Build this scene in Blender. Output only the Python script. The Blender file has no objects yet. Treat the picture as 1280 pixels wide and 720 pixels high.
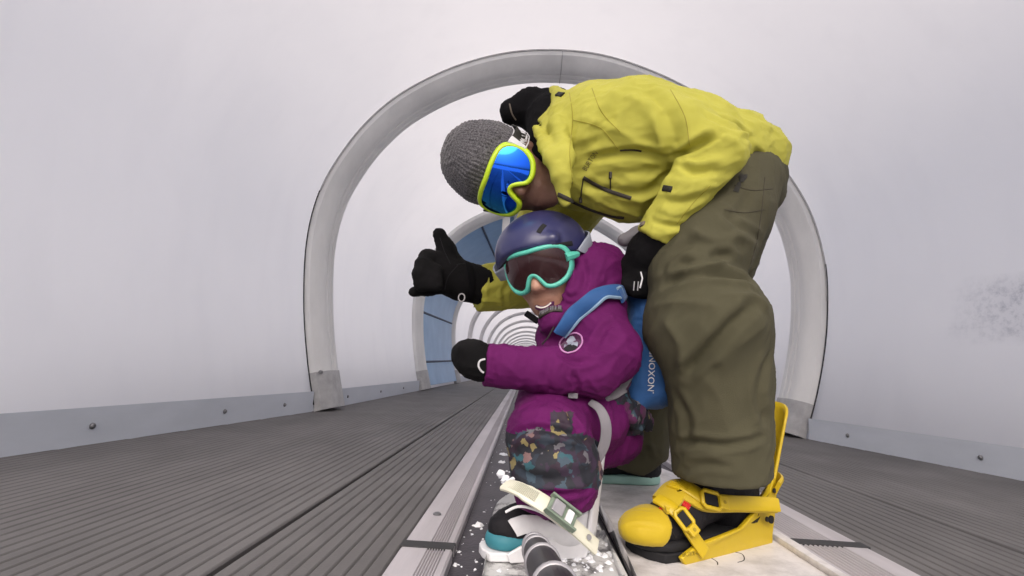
import bpy, bmesh, math, random
import numpy as np
from mathutils import Vector, Matrix, noise
from mathutils.bvhtree import BVHTree
random.seed(7)
SC = bpy.context.scene
COL = SC.collection
R_ = math.radians

# ---------------------------------------------------------------- camera
F = 640.0                       # focal length in photo pixels (1280 wide): an action camera lens, 90 degrees
CAM_H = 0.33
def _cam():
    ox, oy = (655-640)/F, (360-462)/F
    r = R_(3.0); c, s = math.cos(r), math.sin(r)
    ux, uy = ox*c-oy*s, ox*s+oy*c
    yaw = math.asin(ux/math.sqrt(ux*ux+uy*uy+1)); pitch = math.atan2(-uy, 1)
    return Matrix.Rotation(yaw, 3, 'Z') @ Matrix.Rotation(math.pi/2+pitch, 3, 'X') @ Matrix.Rotation(r, 3, 'Z')
CM = _cam(); CO = Vector((0, 0, CAM_H))
cd = bpy.data.cameras.new('camera'); cam = bpy.data.objects.new('camera', cd); COL.objects.link(cam)
cam.matrix_world = Matrix.Translation(CO) @ CM.to_4x4()
cd.sensor_width = 36; cd.lens = 18; cd.clip_start = 0.02; cd.clip_end = 2000
SC.camera = cam
def ray(px, py): return CM @ Vector(((px-640)/F, (360-py)/F, -1))
def at(px, py, d):              # the point of the place seen at a pixel, d metres along the tunnel
    v = ray(px, py); return CO + v*((d-CO.y)/v.y)
def atz(px, py, z=0.0):         # ... on a level plane
    v = ray(px, py); return CO + v*((z-CO.z)/v.z)

# ---------------------------------------------------------------- materials
def nt(name):
    m = bpy.data.materials.new(name); m.use_nodes = True
    t = m.node_tree; b = t.nodes['Principled BSDF']
    return m, t, b
def N(t, kind, **kw):
    n = t.nodes.new(kind)
    for k, v in kw.items():
        if k in ('operation', 'blend_type', 'data_type', 'feature', 'noise_dimensions', 'wave_type', 'bands_direction', 'interpolation', 'rings_direction','vector_type'): setattr(n, k, v)
        else: n.inputs[k].default_value = v
    return n
def rgb(c): return (c[0], c[1], c[2], 1)
def mat(name, col, rough=0.6, metal=0.0, col2=None, nscale=6, ndetail=5, namt=0.5, bump=0.0, bscale=200, spec=0.5, sheen=0, coat=0, stretch=None, weave=0):
    m, t, b = nt(name)
    b.inputs['Roughness'].default_value = rough; b.inputs['Metallic'].default_value = metal
    b.inputs['Specular IOR Level'].default_value = spec
    if sheen: b.inputs['Sheen Weight'].default_value = sheen; b.inputs['Sheen Roughness'].default_value = .5
    if coat: b.inputs['Coat Weight'].default_value = coat; b.inputs['Coat Roughness'].default_value = .15
    tc = N(t, 'ShaderNodeTexCoord'); vec = tc.outputs['Object']
    if stretch:
        mp = N(t, 'ShaderNodeMapping'); mp.inputs['Scale'].default_value = stretch
        t.links.new(vec, mp.inputs['Vector']); vec = mp.outputs['Vector']
    if col2 is None: col2 = tuple(x*0.82 for x in col)
    n = N(t, 'ShaderNodeTexNoise', Scale=nscale, Detail=ndetail, Roughness=.6)
    t.links.new(vec, n.inputs['Vector'])
    r = N(t, 'ShaderNodeValToRGB'); r.color_ramp.elements[0].position = .5-namt*.35; r.color_ramp.elements[1].position = .5+namt*.35
    r.color_ramp.elements[0].color = rgb(col2); r.color_ramp.elements[1].color = rgb(col)
    t.links.new(n.outputs['Fac'], r.inputs['Fac']); t.links.new(r.outputs['Color'], b.inputs['Base Color'])
    if bump:
        n2 = N(t, 'ShaderNodeTexNoise', Scale=bscale, Detail=3)
        t.links.new(vec, n2.inputs['Vector'])
        bp = N(t, 'ShaderNodeBump', Strength=bump, Distance=.004)
        t.links.new(n2.outputs['Fac'], bp.inputs['Height']); t.links.new(bp.outputs['Normal'], b.inputs['Normal'])
    return m
M = {}
M['alu'] = mat('brushed_aluminium', (.50,.49,.50), .45, .35, (.40,.39,.40), 5, bump=.12, bscale=90)
M['rail'] = mat('rail_aluminium', (.50,.475,.50), .55, .1, (.36,.34,.355), 9, bump=.15, bscale=120, stretch=(1,.15,1))
M['arch'] = mat('arch_metal', (.78,.78,.77), .5, .05, (.64,.64,.635), 3.5, bump=.1, bscale=30, stretch=(1,1,.35))
M['arch_far'] = mat('arch_far_metal', (.68,.67,.68), .6, .0, (.58,.57,.58), 3.5)
M['foot'] = mat('foot_metal', (.46,.46,.46), .5, .15, (.34,.335,.34), 14, bump=.2, bscale=60)
M['seal'] = mat('black_seal', (.03,.03,.032), .7)
M['kick'] = mat('kick_plate_metal', (.60,.635,.70), .45, .05, (.51,.545,.60), 4, bump=.12, bscale=40, stretch=(1,.35,1))
M['bolt'] = mat('bolt_steel', (.25,.25,.26), .4, .8)
M['belt'] = mat('belt_rubber', (.052,.044,.056), .5, 0, (.028,.025,.031), 12, bump=.35, bscale=150)
M['snow'] = mat('snow', (.85,.86,.88), .75, 0, (.72,.74,.78), 30, bump=.5, bscale=60)
M['blue'] = mat('blue_vinyl', (.27,.46,.70), .42, 0, (.21,.38,.62), 3, bump=.1, bscale=9)
M['bluedk'] = mat('blue_seam', (.02,.045,.11), .6)
M['rust'] = mat('crumb_dark', (.05,.045,.05), .8)

def deck_mat():
    m, t, b = nt('grooved_decking')
    b.inputs['Roughness'].default_value = .62
    tc = N(t, 'ShaderNodeTexCoord')
    mp = N(t, 'ShaderNodeMapping'); mp.inputs['Scale'].default_value = (4, 1.2, 1)
    t.links.new(tc.outputs['Object'], mp.inputs['Vector'])
    n = N(t, 'ShaderNodeTexNoise', Scale=2.2, Detail=7, Roughness=.65); t.links.new(mp.outputs['Vector'], n.inputs['Vector'])
    n2 = N(t, 'ShaderNodeTexNoise', Scale=2.5, Detail=5); t.links.new(tc.outputs['Object'], n2.inputs['Vector'])
    mx = N(t, 'ShaderNodeMath', operation='MULTIPLY'); t.links.new(n.outputs['Fac'], mx.inputs[0]); t.links.new(n2.outputs['Fac'], mx.inputs[1])
    r = N(t, 'ShaderNodeValToRGB'); e = r.color_ramp.elements
    e[0].position = .12; e[0].color = (.082,.078,.077,1); e[1].position = .42; e[1].color = (.138,.132,.131,1)
    t.links.new(mx.outputs[0], r.inputs['Fac']); t.links.new(r.outputs['Color'], b.inputs['Base Color'])
    n3 = N(t, 'ShaderNodeTexNoise', Scale=240, Detail=2); t.links.new(tc.outputs['Object'], n3.inputs['Vector'])
    bp = N(t, 'ShaderNodeBump', Strength=.25, Distance=.002); t.links.new(n3.outputs['Fac'], bp.inputs['Height']); t.links.new(bp.outputs['Normal'], b.inputs['Normal'])
    return m
M['deck'] = deck_mat()

def cover_mat(name, frost=False):
    m = bpy.data.materials.new(name); m.use_nodes = True; t = m.node_tree; t.nodes.clear()
    out = N(t, 'ShaderNodeOutputMaterial'); mix = N(t, 'ShaderNodeMixShader', Fac=.68)
    df = N(t, 'ShaderNodeBsdfDiffuse'); tr = N(t, 'ShaderNodeBsdfTranslucent')
    tc = N(t, 'ShaderNodeTexCoord')
    n = N(t, 'ShaderNodeTexNoise', Scale=.7, Detail=6, Roughness=.55); t.links.new(tc.outputs['Object'], n.inputs['Vector'])
    r = N(t, 'ShaderNodeValToRGB'); e = r.color_ramp.elements
    e[0].position = .3; e[0].color = (.84,.83,.84,1); e[1].position = .68; e[1].color = (.90,.885,.89,1)
    t.links.new(n.outputs['Fac'], r.inputs['Fac']); col = r.outputs['Color']
    # meltwater streaks and grime that settle along the foot of the sheet
    sep = N(t, 'ShaderNodeSeparateXYZ'); t.links.new(tc.outputs['Object'], sep.inputs[0])
    mp = N(t, 'ShaderNodeMapping'); mp.inputs['Scale'].default_value = (3, 3, .5); t.links.new(tc.outputs['Object'], mp.inputs['Vector'])
    n4 = N(t, 'ShaderNodeTexNoise', Scale=2.0, Detail=6); t.links.new(mp.outputs['Vector'], n4.inputs['Vector'])
    r4 = N(t, 'ShaderNodeValToRGB'); e = r4.color_ramp.elements
    e[0].position = .50; e[0].color = (1,1,1,1); e[1].position = .75; e[1].color = (.80,.80,.82,1)
    t.links.new(n4.outputs['Fac'], r4.inputs['Fac'])
    m4 = N(t, 'ShaderNodeMix', data_type='RGBA', blend_type='MULTIPLY'); m4.inputs['Factor'].default_value = .12
    t.links.new(col, m4.inputs['A']); t.links.new(r4.outputs['Color'], m4.inputs['B']); col = m4.outputs['Result']
    if frost:   # a patch on the right wall where the frost has come off the plastic and dark specks show
        nz = N(t, 'ShaderNodeTexNoise', Scale=26, Detail=6, Roughness=.75); t.links.new(tc.outputs['Object'], nz.inputs['Vector'])
        nb = N(t, 'ShaderNodeTexNoise', Scale=5, Detail=4); t.links.new(tc.outputs['Object'], nb.inputs['Vector'])
        def band(axis, lo, hi, soft):
            a = N(t, 'ShaderNodeMapRange'); a.inputs['From Min'].default_value = lo-soft; a.inputs['From Max'].default_value = lo+soft
            c = N(t, 'ShaderNodeMapRange'); c.inputs['From Min'].default_value = hi+soft; c.inputs['From Max'].default_value = hi-soft
            ad = N(t, 'ShaderNodeMath', operation='ADD'); sb = N(t, 'ShaderNodeMath', operation='MULTIPLY_ADD'); sb.inputs[1].default_value = .16; sb.inputs[2].default_value = -.08
            t.links.new(nb.outputs['Fac'], sb.inputs[0]); t.links.new(sep.outputs[axis], ad.inputs[0]); t.links.new(sb.outputs[0], ad.inputs[1])
            t.links.new(ad.outputs[0], a.inputs['Value']); t.links.new(ad.outputs[0], c.inputs['Value'])
            mu = N(t, 'ShaderNodeMath', operation='MULTIPLY'); t.links.new(a.outputs[0], mu.inputs[0]); t.links.new(c.outputs[0], mu.inputs[1]); return mu
        FR = frost
        by = band('Y', FR[0], FR[1]+.06, .16); bz = band('Z', FR[2], FR[3], .045)
        sx = N(t, 'ShaderNodeMath', operation='GREATER_THAN'); sx.inputs[1].default_value = 1.0; t.links.new(sep.outputs['X'], sx.inputs[0])
        mu = N(t, 'ShaderNodeMath', operation='MULTIPLY'); t.links.new(by.outputs[0], mu.inputs[0]); t.links.new(bz.outputs[0], mu.inputs[1])
        mu2 = N(t, 'ShaderNodeMath', operation='MULTIPLY'); t.links.new(mu.outputs[0], mu2.inputs[0]); t.links.new(sx.outputs[0], mu2.inputs[1])
        rz = N(t, 'ShaderNodeValToRGB'); e = rz.color_ramp.elements
        e[0].position = .46; e[0].color = (.90,.90,.91,1); e[1].position = .70; e[1].color = (.56,.57,.60,1)
        t.links.new(nz.outputs['Fac'], rz.inputs['Fac'])
        m5 = N(t, 'ShaderNodeMix', data_type='RGBA', blend_type='MULTIPLY')
        t.links.new(mu2.outputs[0], m5.inputs['Factor']); t.links.new(col, m5.inputs['A']); t.links.new(rz.outputs['Color'], m5.inputs['B']); col = m5.outputs['Result']
    t.links.new(col, df.inputs['Color']); t.links.new(col, tr.inputs['Color'])
    t.links.new(df.outputs[0], mix.inputs[1]); t.links.new(tr.outputs[0], mix.inputs[2]); t.links.new(mix.outputs[0], out.inputs['Surface'])
    return m

# ---------------------------------------------------------------- object helpers
def link(name, mesh, parent=None):
    o = bpy.data.objects.new(name, mesh); COL.objects.link(o)
    if parent is not None: o.parent = parent; o.matrix_parent_inverse = parent_inverse(parent)
    return o
def parent_inverse(p):
    m = p.matrix_basis.copy(); q = p
    while q.parent is not None:
        m = q.parent.matrix_basis @ q.matrix_parent_inverse @ m; q = q.parent
    # world matrix of p is built from basis matrices, so children keep their world-space vertices
    return wm(p).inverted()
def wm(p):
    return p.matrix_basis.copy() if p.parent is None else wm(p.parent) @ p.matrix_parent_inverse @ p.matrix_basis
def tag(o, label=None, cat=None, group=None, kind=None):
    if label: o['label'] = label
    if cat: o['category'] = cat
    if group: o['group'] = group
    if kind: o['kind'] = kind
    return o
def empty(name, loc, label, cat, group=None):
    o = bpy.data.objects.new(name, None); COL.objects.link(o); o.location = loc; o.empty_display_size = .1
    return tag(o, label, cat, group)
def mesh_obj(name, V, Fc, m, parent=None, smooth=True, angle=None):
    me = bpy.data.meshes.new(name); me.from_pydata([tuple(v) for v in V], [], [tuple(int(i) for i in f) for f in Fc]); me.update()
    mats = m if isinstance(m, (list, tuple)) else [m]
    for x in mats: me.materials.append(x)
    if smooth: me.shade_smooth()
    if smooth and angle: me.set_sharp_from_angle(angle=R_(angle))
    return link(name, me, parent)
class MB:
    def __init__(s): s.V = []; s.F = []
    def add(s, V, Fc):
        b = len(s.V); s.V += [Vector(v) for v in V]; s.F += [tuple(i+b for i in f) for f in Fc]; return s
    def box(s, c, size, rot=None):
        x, y, z = size[0]/2, size[1]/2, size[2]/2
        P = [Vector(p) for p in ((-x,-y,-z),(x,-y,-z),(x,y,-z),(-x,y,-z),(-x,-y,z),(x,-y,z),(x,y,z),(-x,y,z))]
        if rot is not None: P = [rot @ p for p in P]
        return s.add([Vector(c)+p for p in P], [(0,3,2,1),(4,5,6,7),(0,1,5,4),(1,2,6,5),(2,3,7,6),(3,0,4,7)])
    def tube(s, pts, rad, n=10, closed=False, flat=None, up=None):
        pts = [Vector(p) for p in pts]; k = len(pts)
        if not hasattr(rad, '__len__'): rad = [rad]*k
        b = len(s.V); prev = None
        for i, p in enumerate(pts):
            a = pts[(i-1) % k] if (closed or i > 0) else p; c = pts[(i+1) % k] if (closed or i < k-1) else p
            t = (c-a).normalized()
            if up is not None: u = Vector(up[i] if isinstance(up, list) else up)
            else: u = prev if prev is not None else (Vector((0,0,1)) if abs(t.z) < .9 else Vector((1,0,0)))
            u = (u - t*u.dot(t)).normalized(); prev = u; w = t.cross(u)
            fl = 1.0 if flat is None else flat
            for j in range(n):
                a_ = 2*math.pi*j/n; s.V.append(p + u*math.cos(a_)*rad[i]*fl + w*math.sin(a_)*rad[i])
        m_ = k if closed else k-1
        for i in range(m_):
            for j in range(n):
                i2 = (i+1) % k; j2 = (j+1) % n
                s.F.append((b+i*n+j, b+i*n+j2, b+i2*n+j2, b+i2*n+j))
        if not closed:
            s.F.append(tuple(b+j for j in range(n))[::-1]); s.F.append(tuple(b+(k-1)*n+j for j in range(n)))
        return s
    def strip(s, pts, nrm, width, thick, closed=False):
        """a strap: a flat band of real thickness along pts, nrm = outward normals, width may be a list"""
        pts = [Vector(p) for p in pts]; k = len(pts); b = len(s.V)
        for i, p in enumerate(pts):
            a = pts[(i-1) % k] if (closed or i > 0) else p; c = pts[(i+1) % k] if (closed or i < k-1) else p
            t = (c-a).normalized(); n = Vector(nrm[i] if isinstance(nrm, list) else nrm); n = (n-t*n.dot(t)).normalized(); w = t.cross(n)
            hw = (width[i] if hasattr(width, '__len__') else width)/2
            e = thick*.5; q = hw-min(e, hw*.4)
            for (dw, dn) in ((-hw, 0), (hw, 0), (hw, thick*.6), (q, thick), (-q, thick), (-hw, thick*.6)): s.V.append(p + w*dw + n*dn)
        for i in range(k if closed else k-1):
            i2 = (i+1) % k
            for j in range(6): s.F.append((b+i*6+j, b+i*6+(j+1)%6, b+i2*6+(j+1)%6, b+i2*6+j))
        if not closed: s.F.append(tuple(b+j for j in range(6))[::-1]); s.F.append(tuple(b+(k-1)*6+j for j in range(6)))
        return s
    def build(s, name, m, parent=None, smooth=True, angle=35, bevel=0):
        o = mesh_obj(name, s.V, s.F, m, parent, smooth, angle)
        bm = bmesh.new(); bm.from_mesh(o.data); bmesh.ops.recalc_face_normals(bm, faces=bm.faces); bm.to_mesh(o.data); bm.free()
        if smooth:
            o.data.shade_smooth(); o.data.set_sharp_from_angle(angle=R_(angle))
        if bevel:
            md = o.modifiers.new('bevel', 'BEVEL'); md.width = bevel; md.segments = 2; md.limit_method = 'ANGLE'
        return o
def catmull(P, n, closed=False):
    P = [Vector(p) for p in P]; k = len(P); out = []
    segs = k if closed else k-1
    for s in range(n if closed else n+1):
        u = s/n*segs; i = min(int(u), segs-1); f = u-i
        g = lambda j: P[j % k] if closed else P[max(0, min(k-1, j))]
        a, b, c, d = g(i-1), g(i), g(i+1), g(i+2)
        out.append(.5*((2*b)+(c-a)*f+(2*a-5*b+4*c-d)*f*f+(3*b-a-3*c+d)*f**3))
    return out

# ---------------------------------------------------------------- the tunnel
def flare(x, y):                # the entrance bay opens out a little towards the camera
    e = max(0.0, 3.3-y)
    return x + (e*.20*min(1, (x-.215)/1.5) if x > .215 else e*.105*max(-1, (x-.215)/1.5))
SP = 3.3
ARCH = catmull([(-1.31,0,0),(-1.395,0,.32),(-1.46,0,.68),(-1.49,0,1.08),(-1.455,0,1.40),(-1.36,0,1.66),(-1.19,0,1.94),(-.96,0,2.18),(-.62,0,2.39),(-.25,0,2.52),
   (.12,0,2.56),(.48,0,2.525),(.87,0,2.39),(1.22,0,2.19),(1.51,0,1.94),(1.71,0,1.69),(1.84,0,1.44),(1.91,0,1.15),(1.92,0,.9),(1.895,0,.6),(1.83,0,.28),(1.745,0,0)], 110)
def arch_normals(C):
    out = []
    for i in range(len(C)):
        a, c = C[max(0,i-1)], C[min(len(C)-1,i+1)]; t = (c-a).normalized(); out.append(Vector((t.z, 0, -t.x)))   # inward
    return out
AN = arch_normals(ARCH)
def sweep(C, Nn, prof, y0):
    V = []; Fc = []; n = len(prof)
    for p, q in zip(C, Nn):
        for (a, y) in prof: V.append((p.x+q.x*a, y0+y, p.z+q.z*a))
    for i in range(len(C)-1):
        for j in range(n): Fc.append((i*n+j, i*n+(j+1)%n, (i+1)*n+(j+1)%n, (i+1)*n+j))
    Fc.append(tuple(range(n))); Fc.append(tuple((len(C)-1)*n+j for j in range(n))[::-1])
    return V, Fc
PROF = [(-.004,0),(.035,.004),(.06,.03),(.088,.075),(.096,.10),(.096,.135),(.088,.142),(.088,.152),(.096,.159),(.096,.195),(.088,.202),(.088,.212),(.096,.219),(.096,.26),(.08,.285),(-.004,.29)]
ORD = ['', 'first','second','third','fourth','fifth','sixth','seventh','eighth','ninth','tenth','eleventh','twelfth']
NA = 20
for k in range(1, NA+1):
    y0 = k*SP
    lab = {1: 'large pale metal arch standing right behind the two snowboarders', 2: 'white metal arch in front of the blue side panel', 3: 'white metal arch just beyond the blue side panel'}.get(k)
    if lab is None: lab = 'slim arch of the far tunnel, %s arch counted from the near one' % ORD[k] if k <= 9 else 'tiny arch ring at the far end of the tunnel'
    root = empty('tunnel_arch', (.215, y0, 0), lab, 'arch', 'arches holding up the tunnel')
    if k <= 3:
        idx = [i for i, p in enumerate(ARCH) if p.z > .175]; i0, i1 = idx[0], idx[-1]
        V, Fc = sweep(ARCH[i0:i1+1], AN[i0:i1+1], PROF, y0); b = MB(); b.add(V, Fc); b.build('rib', M['arch'], root, angle=28)
        fp = [(-.006,-.004),(.04,0),(.064,.026),(.092,.071),(.101,.10),(.101,.26),(.085,.289),(-.006,.294)]
        for (a, c) in ((0, i0), (i1, len(ARCH)-1)):
            V, Fc = sweep(ARCH[a:c+1], AN[a:c+1], fp, y0); b = MB(); b.add(V, Fc); b.build('foot_plate', M['foot'], root, angle=28)
        if k == 1:
            for rng in ([i for i,p in enumerate(ARCH) if p.x < 0 and .04 < p.z < 1.5], [i for i,p in enumerate(ARCH) if p.x > 0 and .04 < p.z < 1.15]):
                C = [ARCH[i] for i in rng]; V, Fc = sweep(C, [AN[i] for i in rng], [(-.002,-.011),(.003,-.011),(.004,-.005),(-.002,-.005)], y0)
                b = MB(); b.add(V, Fc); b.build('seal_strip', M['seal'], root)
            C = ARCH[i0+18:i1-10]; V, Fc = sweep(C, AN[i0+18:i1-10], [(-.002,-.008),(.007,-.008),(.007,-.001),(-.002,-.001)], y0)
            b = MB(); b.add(V, Fc); b.build('rim_gasket', M['foot'], root)
            for (px, py) in ((401,465),):
                p = at(px, py, y0+.02); b = MB(); b.tube([p+Vector((0,.01,0)), p+Vector((0,-.012,0))], .012, 8); b.build('bolt', M['bolt'], root)
            # the butt joint on the crown of the arch
            j = min(range(len(ARCH)), key=lambda i: abs(ARCH[i].x-.13))
            V, Fc = sweep(ARCH[j:j+2], AN[j:j+2], [(-.003,-.002),(.036,.001),(.062,.028),(.09,.074),(.0975,.10),(.0975,.26),(-.003,.26)], y0)
            V = [((ARCH[j].x + (v[0]-ARCH[j].x)*.05) if q >= 7 else v[0], v[1], v[2]) for q, v in enumerate(V)]
            b = MB(); b.add(V, Fc); b.build('joint', M['foot'], root)
    else:
        V, Fc = sweep(ARCH[::2], AN[::2], [(-.004,0),(.06,.03),(.09,.10),(.09,.26),(-.004,.29)], y0); b = MB(); b.add(V, Fc); b.build('rib', M['arch_far'], root, angle=28)

fp0 = at(1200, 362, .1); 
def wall_hit(px, py):          # where a pixel's ray meets the right hand cover
    v = ray(px, py); best = None; yy = 2.0
    for i in list(range(len(ARCH)-1))*4:
        a, c = ARCH[i].copy(), ARCH[i+1].copy()
        if best is not None: yy = best.y
        a.x = flare(a.x, yy); c.x = flare(c.x, yy)
        if a.x < 1.2: continue
        # intersect in xz
        den = v.x*(c.z-a.z)-v.z*(c.x-a.x)
        if abs(den) < 1e-9: continue
        s = ((a.x-CO.x)*(c.z-a.z)-(a.z-CO.z)*(c.x-a.x))/den; u = ((a.x-CO.x)*v.z-(a.z-CO.z)*v.x)/den
        if s > 0 and 0 <= u <= 1: best = CO+v*s
    return best
q0, q1, q2 = wall_hit(1235, 360), wall_hit(1279, 420), wall_hit(1279, 352)
CV0 = cover_mat('cover_sheet_frosted', (q1.y-.6, q0.y, q1.z, q2.z))
CV = cover_mat('cover_sheet_plain')
for k in range(0, NA):
    ya, yb = (k*SP+.16 if k else -.55), (k+1)*SP+.12
    nm = 'cover_sheet'
    V = []; Fc = []; nx = 40 if k == 0 else (12 if k < 3 else 2)
    C = ARCH if k < 3 else ARCH[::2]; A_ = AN if k < 3 else AN[::2]
    for i, (p, q) in enumerate(zip(C, A_)):
        for j in range(nx+1):
            y = ya+(yb-ya)*j/nx; w = .012+(.008*noise.noise(Vector((i*.12, y*1.1, k))) if nx > 2 else 0)
            V.append((flare(p.x-q.x*w, y), y, p.z-q.z*w))
    for i in range(len(C)-1):
        for j in range(nx): Fc.append((i*(nx+1)+j, i*(nx+1)+j+1, (i+1)*(nx+1)+j+1, (i+1)*(nx+1)+j))
    o = mesh_obj(nm, V, Fc, CV0 if k == 0 else CV)
    lab = {0: 'large white translucent cover sheet nearest the camera, frosted at the right', 1: 'white cover sheet between the large arch and the blue-panel bay', 2: 'white cover sheet over the bay with the blue side panel'}.get(k)
    if lab is None: lab = 'white cover sheet just beyond the %s arch counted from the near one' % ORD[k] if k <= 8 else 'tiny white cover sheet at the far end of the tunnel'
    tag(o, lab, 'tunnel cover', 'cover sheets of the tunnel')

# blue padded side panel between the second and third arch
iA = 1; iB = next(i for i, p in enumerate(ARCH) if p.x > -.26)
root = empty('blue_panel', (-1.3, 2*SP+.3, 0), 'blue vinyl side panel curving up between two white arches', 'tunnel panel')
C = [ARCH[i] for i in range(iA, iB+1)]; A_ = [AN[i] for i in range(iA, iB+1)]
V, Fc = sweep(C, A_, [(.0,.0),(.05,.0),(.058,.1),(.06,SP/2),(.058,SP-.4),(.05,SP-.3),(0,SP-.3)], 2*SP+.29); b = MB(); b.add(V, Fc); b.build('sheet', M['blue'], root, angle=40)
for (u0, u1, ya, yb) in ((.10,.12,.02,2.9),(.30,.33,.02,2.9),(.46,.58,.02,2.9),(.84,.87,.02,2.9)):
    pts = [];
    for s in range(25):
        u = (u0+(u1-u0)*s/24)*(len(C)-1); i = min(len(C)-2, int(u)); w = u-i; q = (C[i]+A_[i]*.060).lerp(C[i+1]+A_[i+1]*.060, w); pts.append(Vector((q.x, 2*SP+.29+ya+(yb-ya)*s/24, q.z)))
    b = MB(); b.tube(pts, .016, 6); b.build('seam', M['bluedk'], root)
V, Fc = sweep(C[-2:], A_[-2:], [(0,0),(.1,0),(.1,SP-.3),(0,SP-.3)], 2*SP+.285); b = MB(); b.add(V, Fc); b.build('end_post', M['arch'], root)
p = at(631, 275, 2*SP+.25); b = MB(); b.box(p+Vector((.02,0,.02)), (.10,.05,.52)); b.build('end_frame', M['arch'], root)

# kick plates along the foot of the walls
def kick(x, side, y0, y1, label):
    root = empty('kick_plate', (x, y0, 0), label, 'kick plate', 'kick plates along the foot of the walls')
    b = MB(); ys = [y0+(y1-y0)*i/10 for i in range(11)]
    for y in ys: 
        for (dx, z) in ((0,-.02),(0,.118),(.016,.126),(.016,-.02)): b.V.append(Vector((flare(x, y)-side*dx + side*.016, y, z)))
    for i in range(10):
        for j in range(4): b.F.append((i*4+j, i*4+(j+1)%4, i*4+4+(j+1)%4, i*4+4+j))
    b.F += [(0,1,2,3),(43,42,41,40)]
    b.build('plate', M['kick'], root, angle=20)
    return root
def plate_bolts(root, pts):
    for p in pts:
        p = Vector((flare(p.x, p.y), p.y, p.z)); b = MB(); b.tube([p, p+Vector((.004*(-1 if p.x > 0 else 1), 0, 0)), p+Vector((.009*(-1 if p.x > 0 else 1), 0, 0))], [.011,.011,.007], 10); b.build('bolt', M['bolt'], root)
XL, XR = -1.315, 1.75
k1 = kick(XL, -1, -.55, SP-.03, 'blue-grey metal kick plate along the near left wall')
plate_bolts(k1, [Vector((XL+.0, y, .062)) for y in (.65, 1.78, 2.45, 2.95)])
k2 = kick(XL, -1, SP+.3, 2*SP-.03, 'kick plate on the left between the large arch and the blue panel')
plate_bolts(k2, [Vector((XL, y, .062)) for y in (3.9, 4.8, 5.7)])
k3 = kick(XL, -1, 3*SP+.3, NA*SP, 'long kick plate on the left wall beyond the blue panel')
k4 = kick(XR, 1, -.55, SP-.03, 'blue-grey metal kick plate along the near right wall')
plate_bolts(k4, [Vector((XR, y, .062)) for y in (1.75, 2.3, 2.98)])
k5 = kick(XR, 1, SP+.3, NA*SP, 'long kick plate on the right wall past the large arch')

# grooved walkway boards both sides of the belt
def deck(x0, x1, label):
    n = max(1, round((x1-x0)/.0285)); pw = (x1-x0)/n; prof = [(x0, -.05)]
    for i in range(n):
        a = x0+i*pw
        prof += [(a+.0006,-.0042),(a+.0026,-.0012),(a+.0044,0),(a+pw-.0044,0),(a+pw-.0026,-.0012),(a+pw-.0006,-.0042)]
    prof.append((x1,-.05)); V = []; Fc = []
    ys = [-4, -1, .3, .9, 1.6, 2.6, 4, 7, 14, 30, NA*SP]
    for y in ys:
        for (x, z) in prof: V.append((x, y, z))
    m_ = len(prof)
    for i in range(len(ys)-1):
        for j in range(m_-1): Fc.append((i*m_+j, i*m_+j+1, i*m_+m_+j+1, i*m_+m_+j))
    o = mesh_obj('walkway', V, Fc, M['deck'], None, True, 20); tag(o, label, None, None, 'structure'); return o
SL0, SL1 = -.206, -.112; SR0, SR1 = .575, .725
deck(XL-.45, -.468, 'wide grooved grey walkway on the left'); deck(-.456, SL0-.004, 'narrow grooved board beside the left rail')
deck(SR1+.004, 1.073, 'narrow grooved board beside the right rail'); deck(1.085, XR+.80, 'wide grooved grey walkway on the right')

# belt and its rails
V = []; Fc = []
xs = np.linspace(SL1-.005, SR0+.005, 12); ys = list(np.linspace(-4, 6, 60))+[10, 20, NA*SP]
for y in ys:
    for x in xs: V.append((x, y, -.016+.0015*noise.noise(Vector((x*4, y*3, 0)))))
for i in range(len(ys)-1):
    for j in range(11): Fc.append((i*12+j, i*12+j+1, i*12+13+j, i*12+12+j))
tag(mesh_obj('conveyor_belt', V, Fc, M['belt']), 'dark rubber conveyor belt running up the middle of the tunnel', 'conveyor belt')
def rail(x0, x1, y0, y1, ridge, label, bolts=()):
    root = empty('belt_rail', ((x0+x1)/2, y0, 0), label, 'rail', 'rails along the belt')
    prof = [(x0,-.03),(x0,.002),(x0+.003,.005)]
    a, c, n = ridge
    prof.append((a-.002, .005))
    for i in range(n):
        u = a+(c-a)*i/n; w = (c-a)/n
        prof += [(u,.005),(u+w*.25,.0015),(u+w*.5,.0015),(u+w*.75,.005)]
    prof += [(x1-.004,.005),(x1,.001),(x1,-.03)]
    V = [(x, y, z) for y in (y0, y1) for (x, z) in prof]; k = len(prof)
    Fc = [(j, j+1, k+j+1, k+j) for j in range(k-1)]+[tuple(range(k))[::-1], tuple(range(k, 2*k))]
    b = MB(); b.add(V, Fc); b.build('extrusion', M['rail'], root, angle=25)
    for (x, y) in bolts:
        b = MB(); b.tube([(x,y,.004),(x,y,.008),(x,y,.0105)], [.009,.009,.005], 12); b.build('bolt', M['bolt'], root)
    return root
jl = atz(525, 685, 0).y; jr = atz(1020, 682, 0).y
lr, rr = (SL0+.048, SL1-.012, 7), (SR0+.012, SR1-.05, 9)
rail(SL0, SL1, -4, jl-.010, lr, 'light metal belt rail in the left foreground, before its dark joint')
bp_ = atz(541, 646, 0)
rail(SL0, SL1, jl+.012, NA*SP, lr, 'light metal belt rail on the left running up to the vanishing point', [(SL0+.03, bp_.y)])
rail(SR0, SR1, -4, jr-.012, rr, 'light metal belt rail in the right foreground, before its dark joint')
rail(SR0, SR1, jr+.016, NA*SP, rr, 'light metal belt rail on the right, behind the yellow binding')
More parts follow.
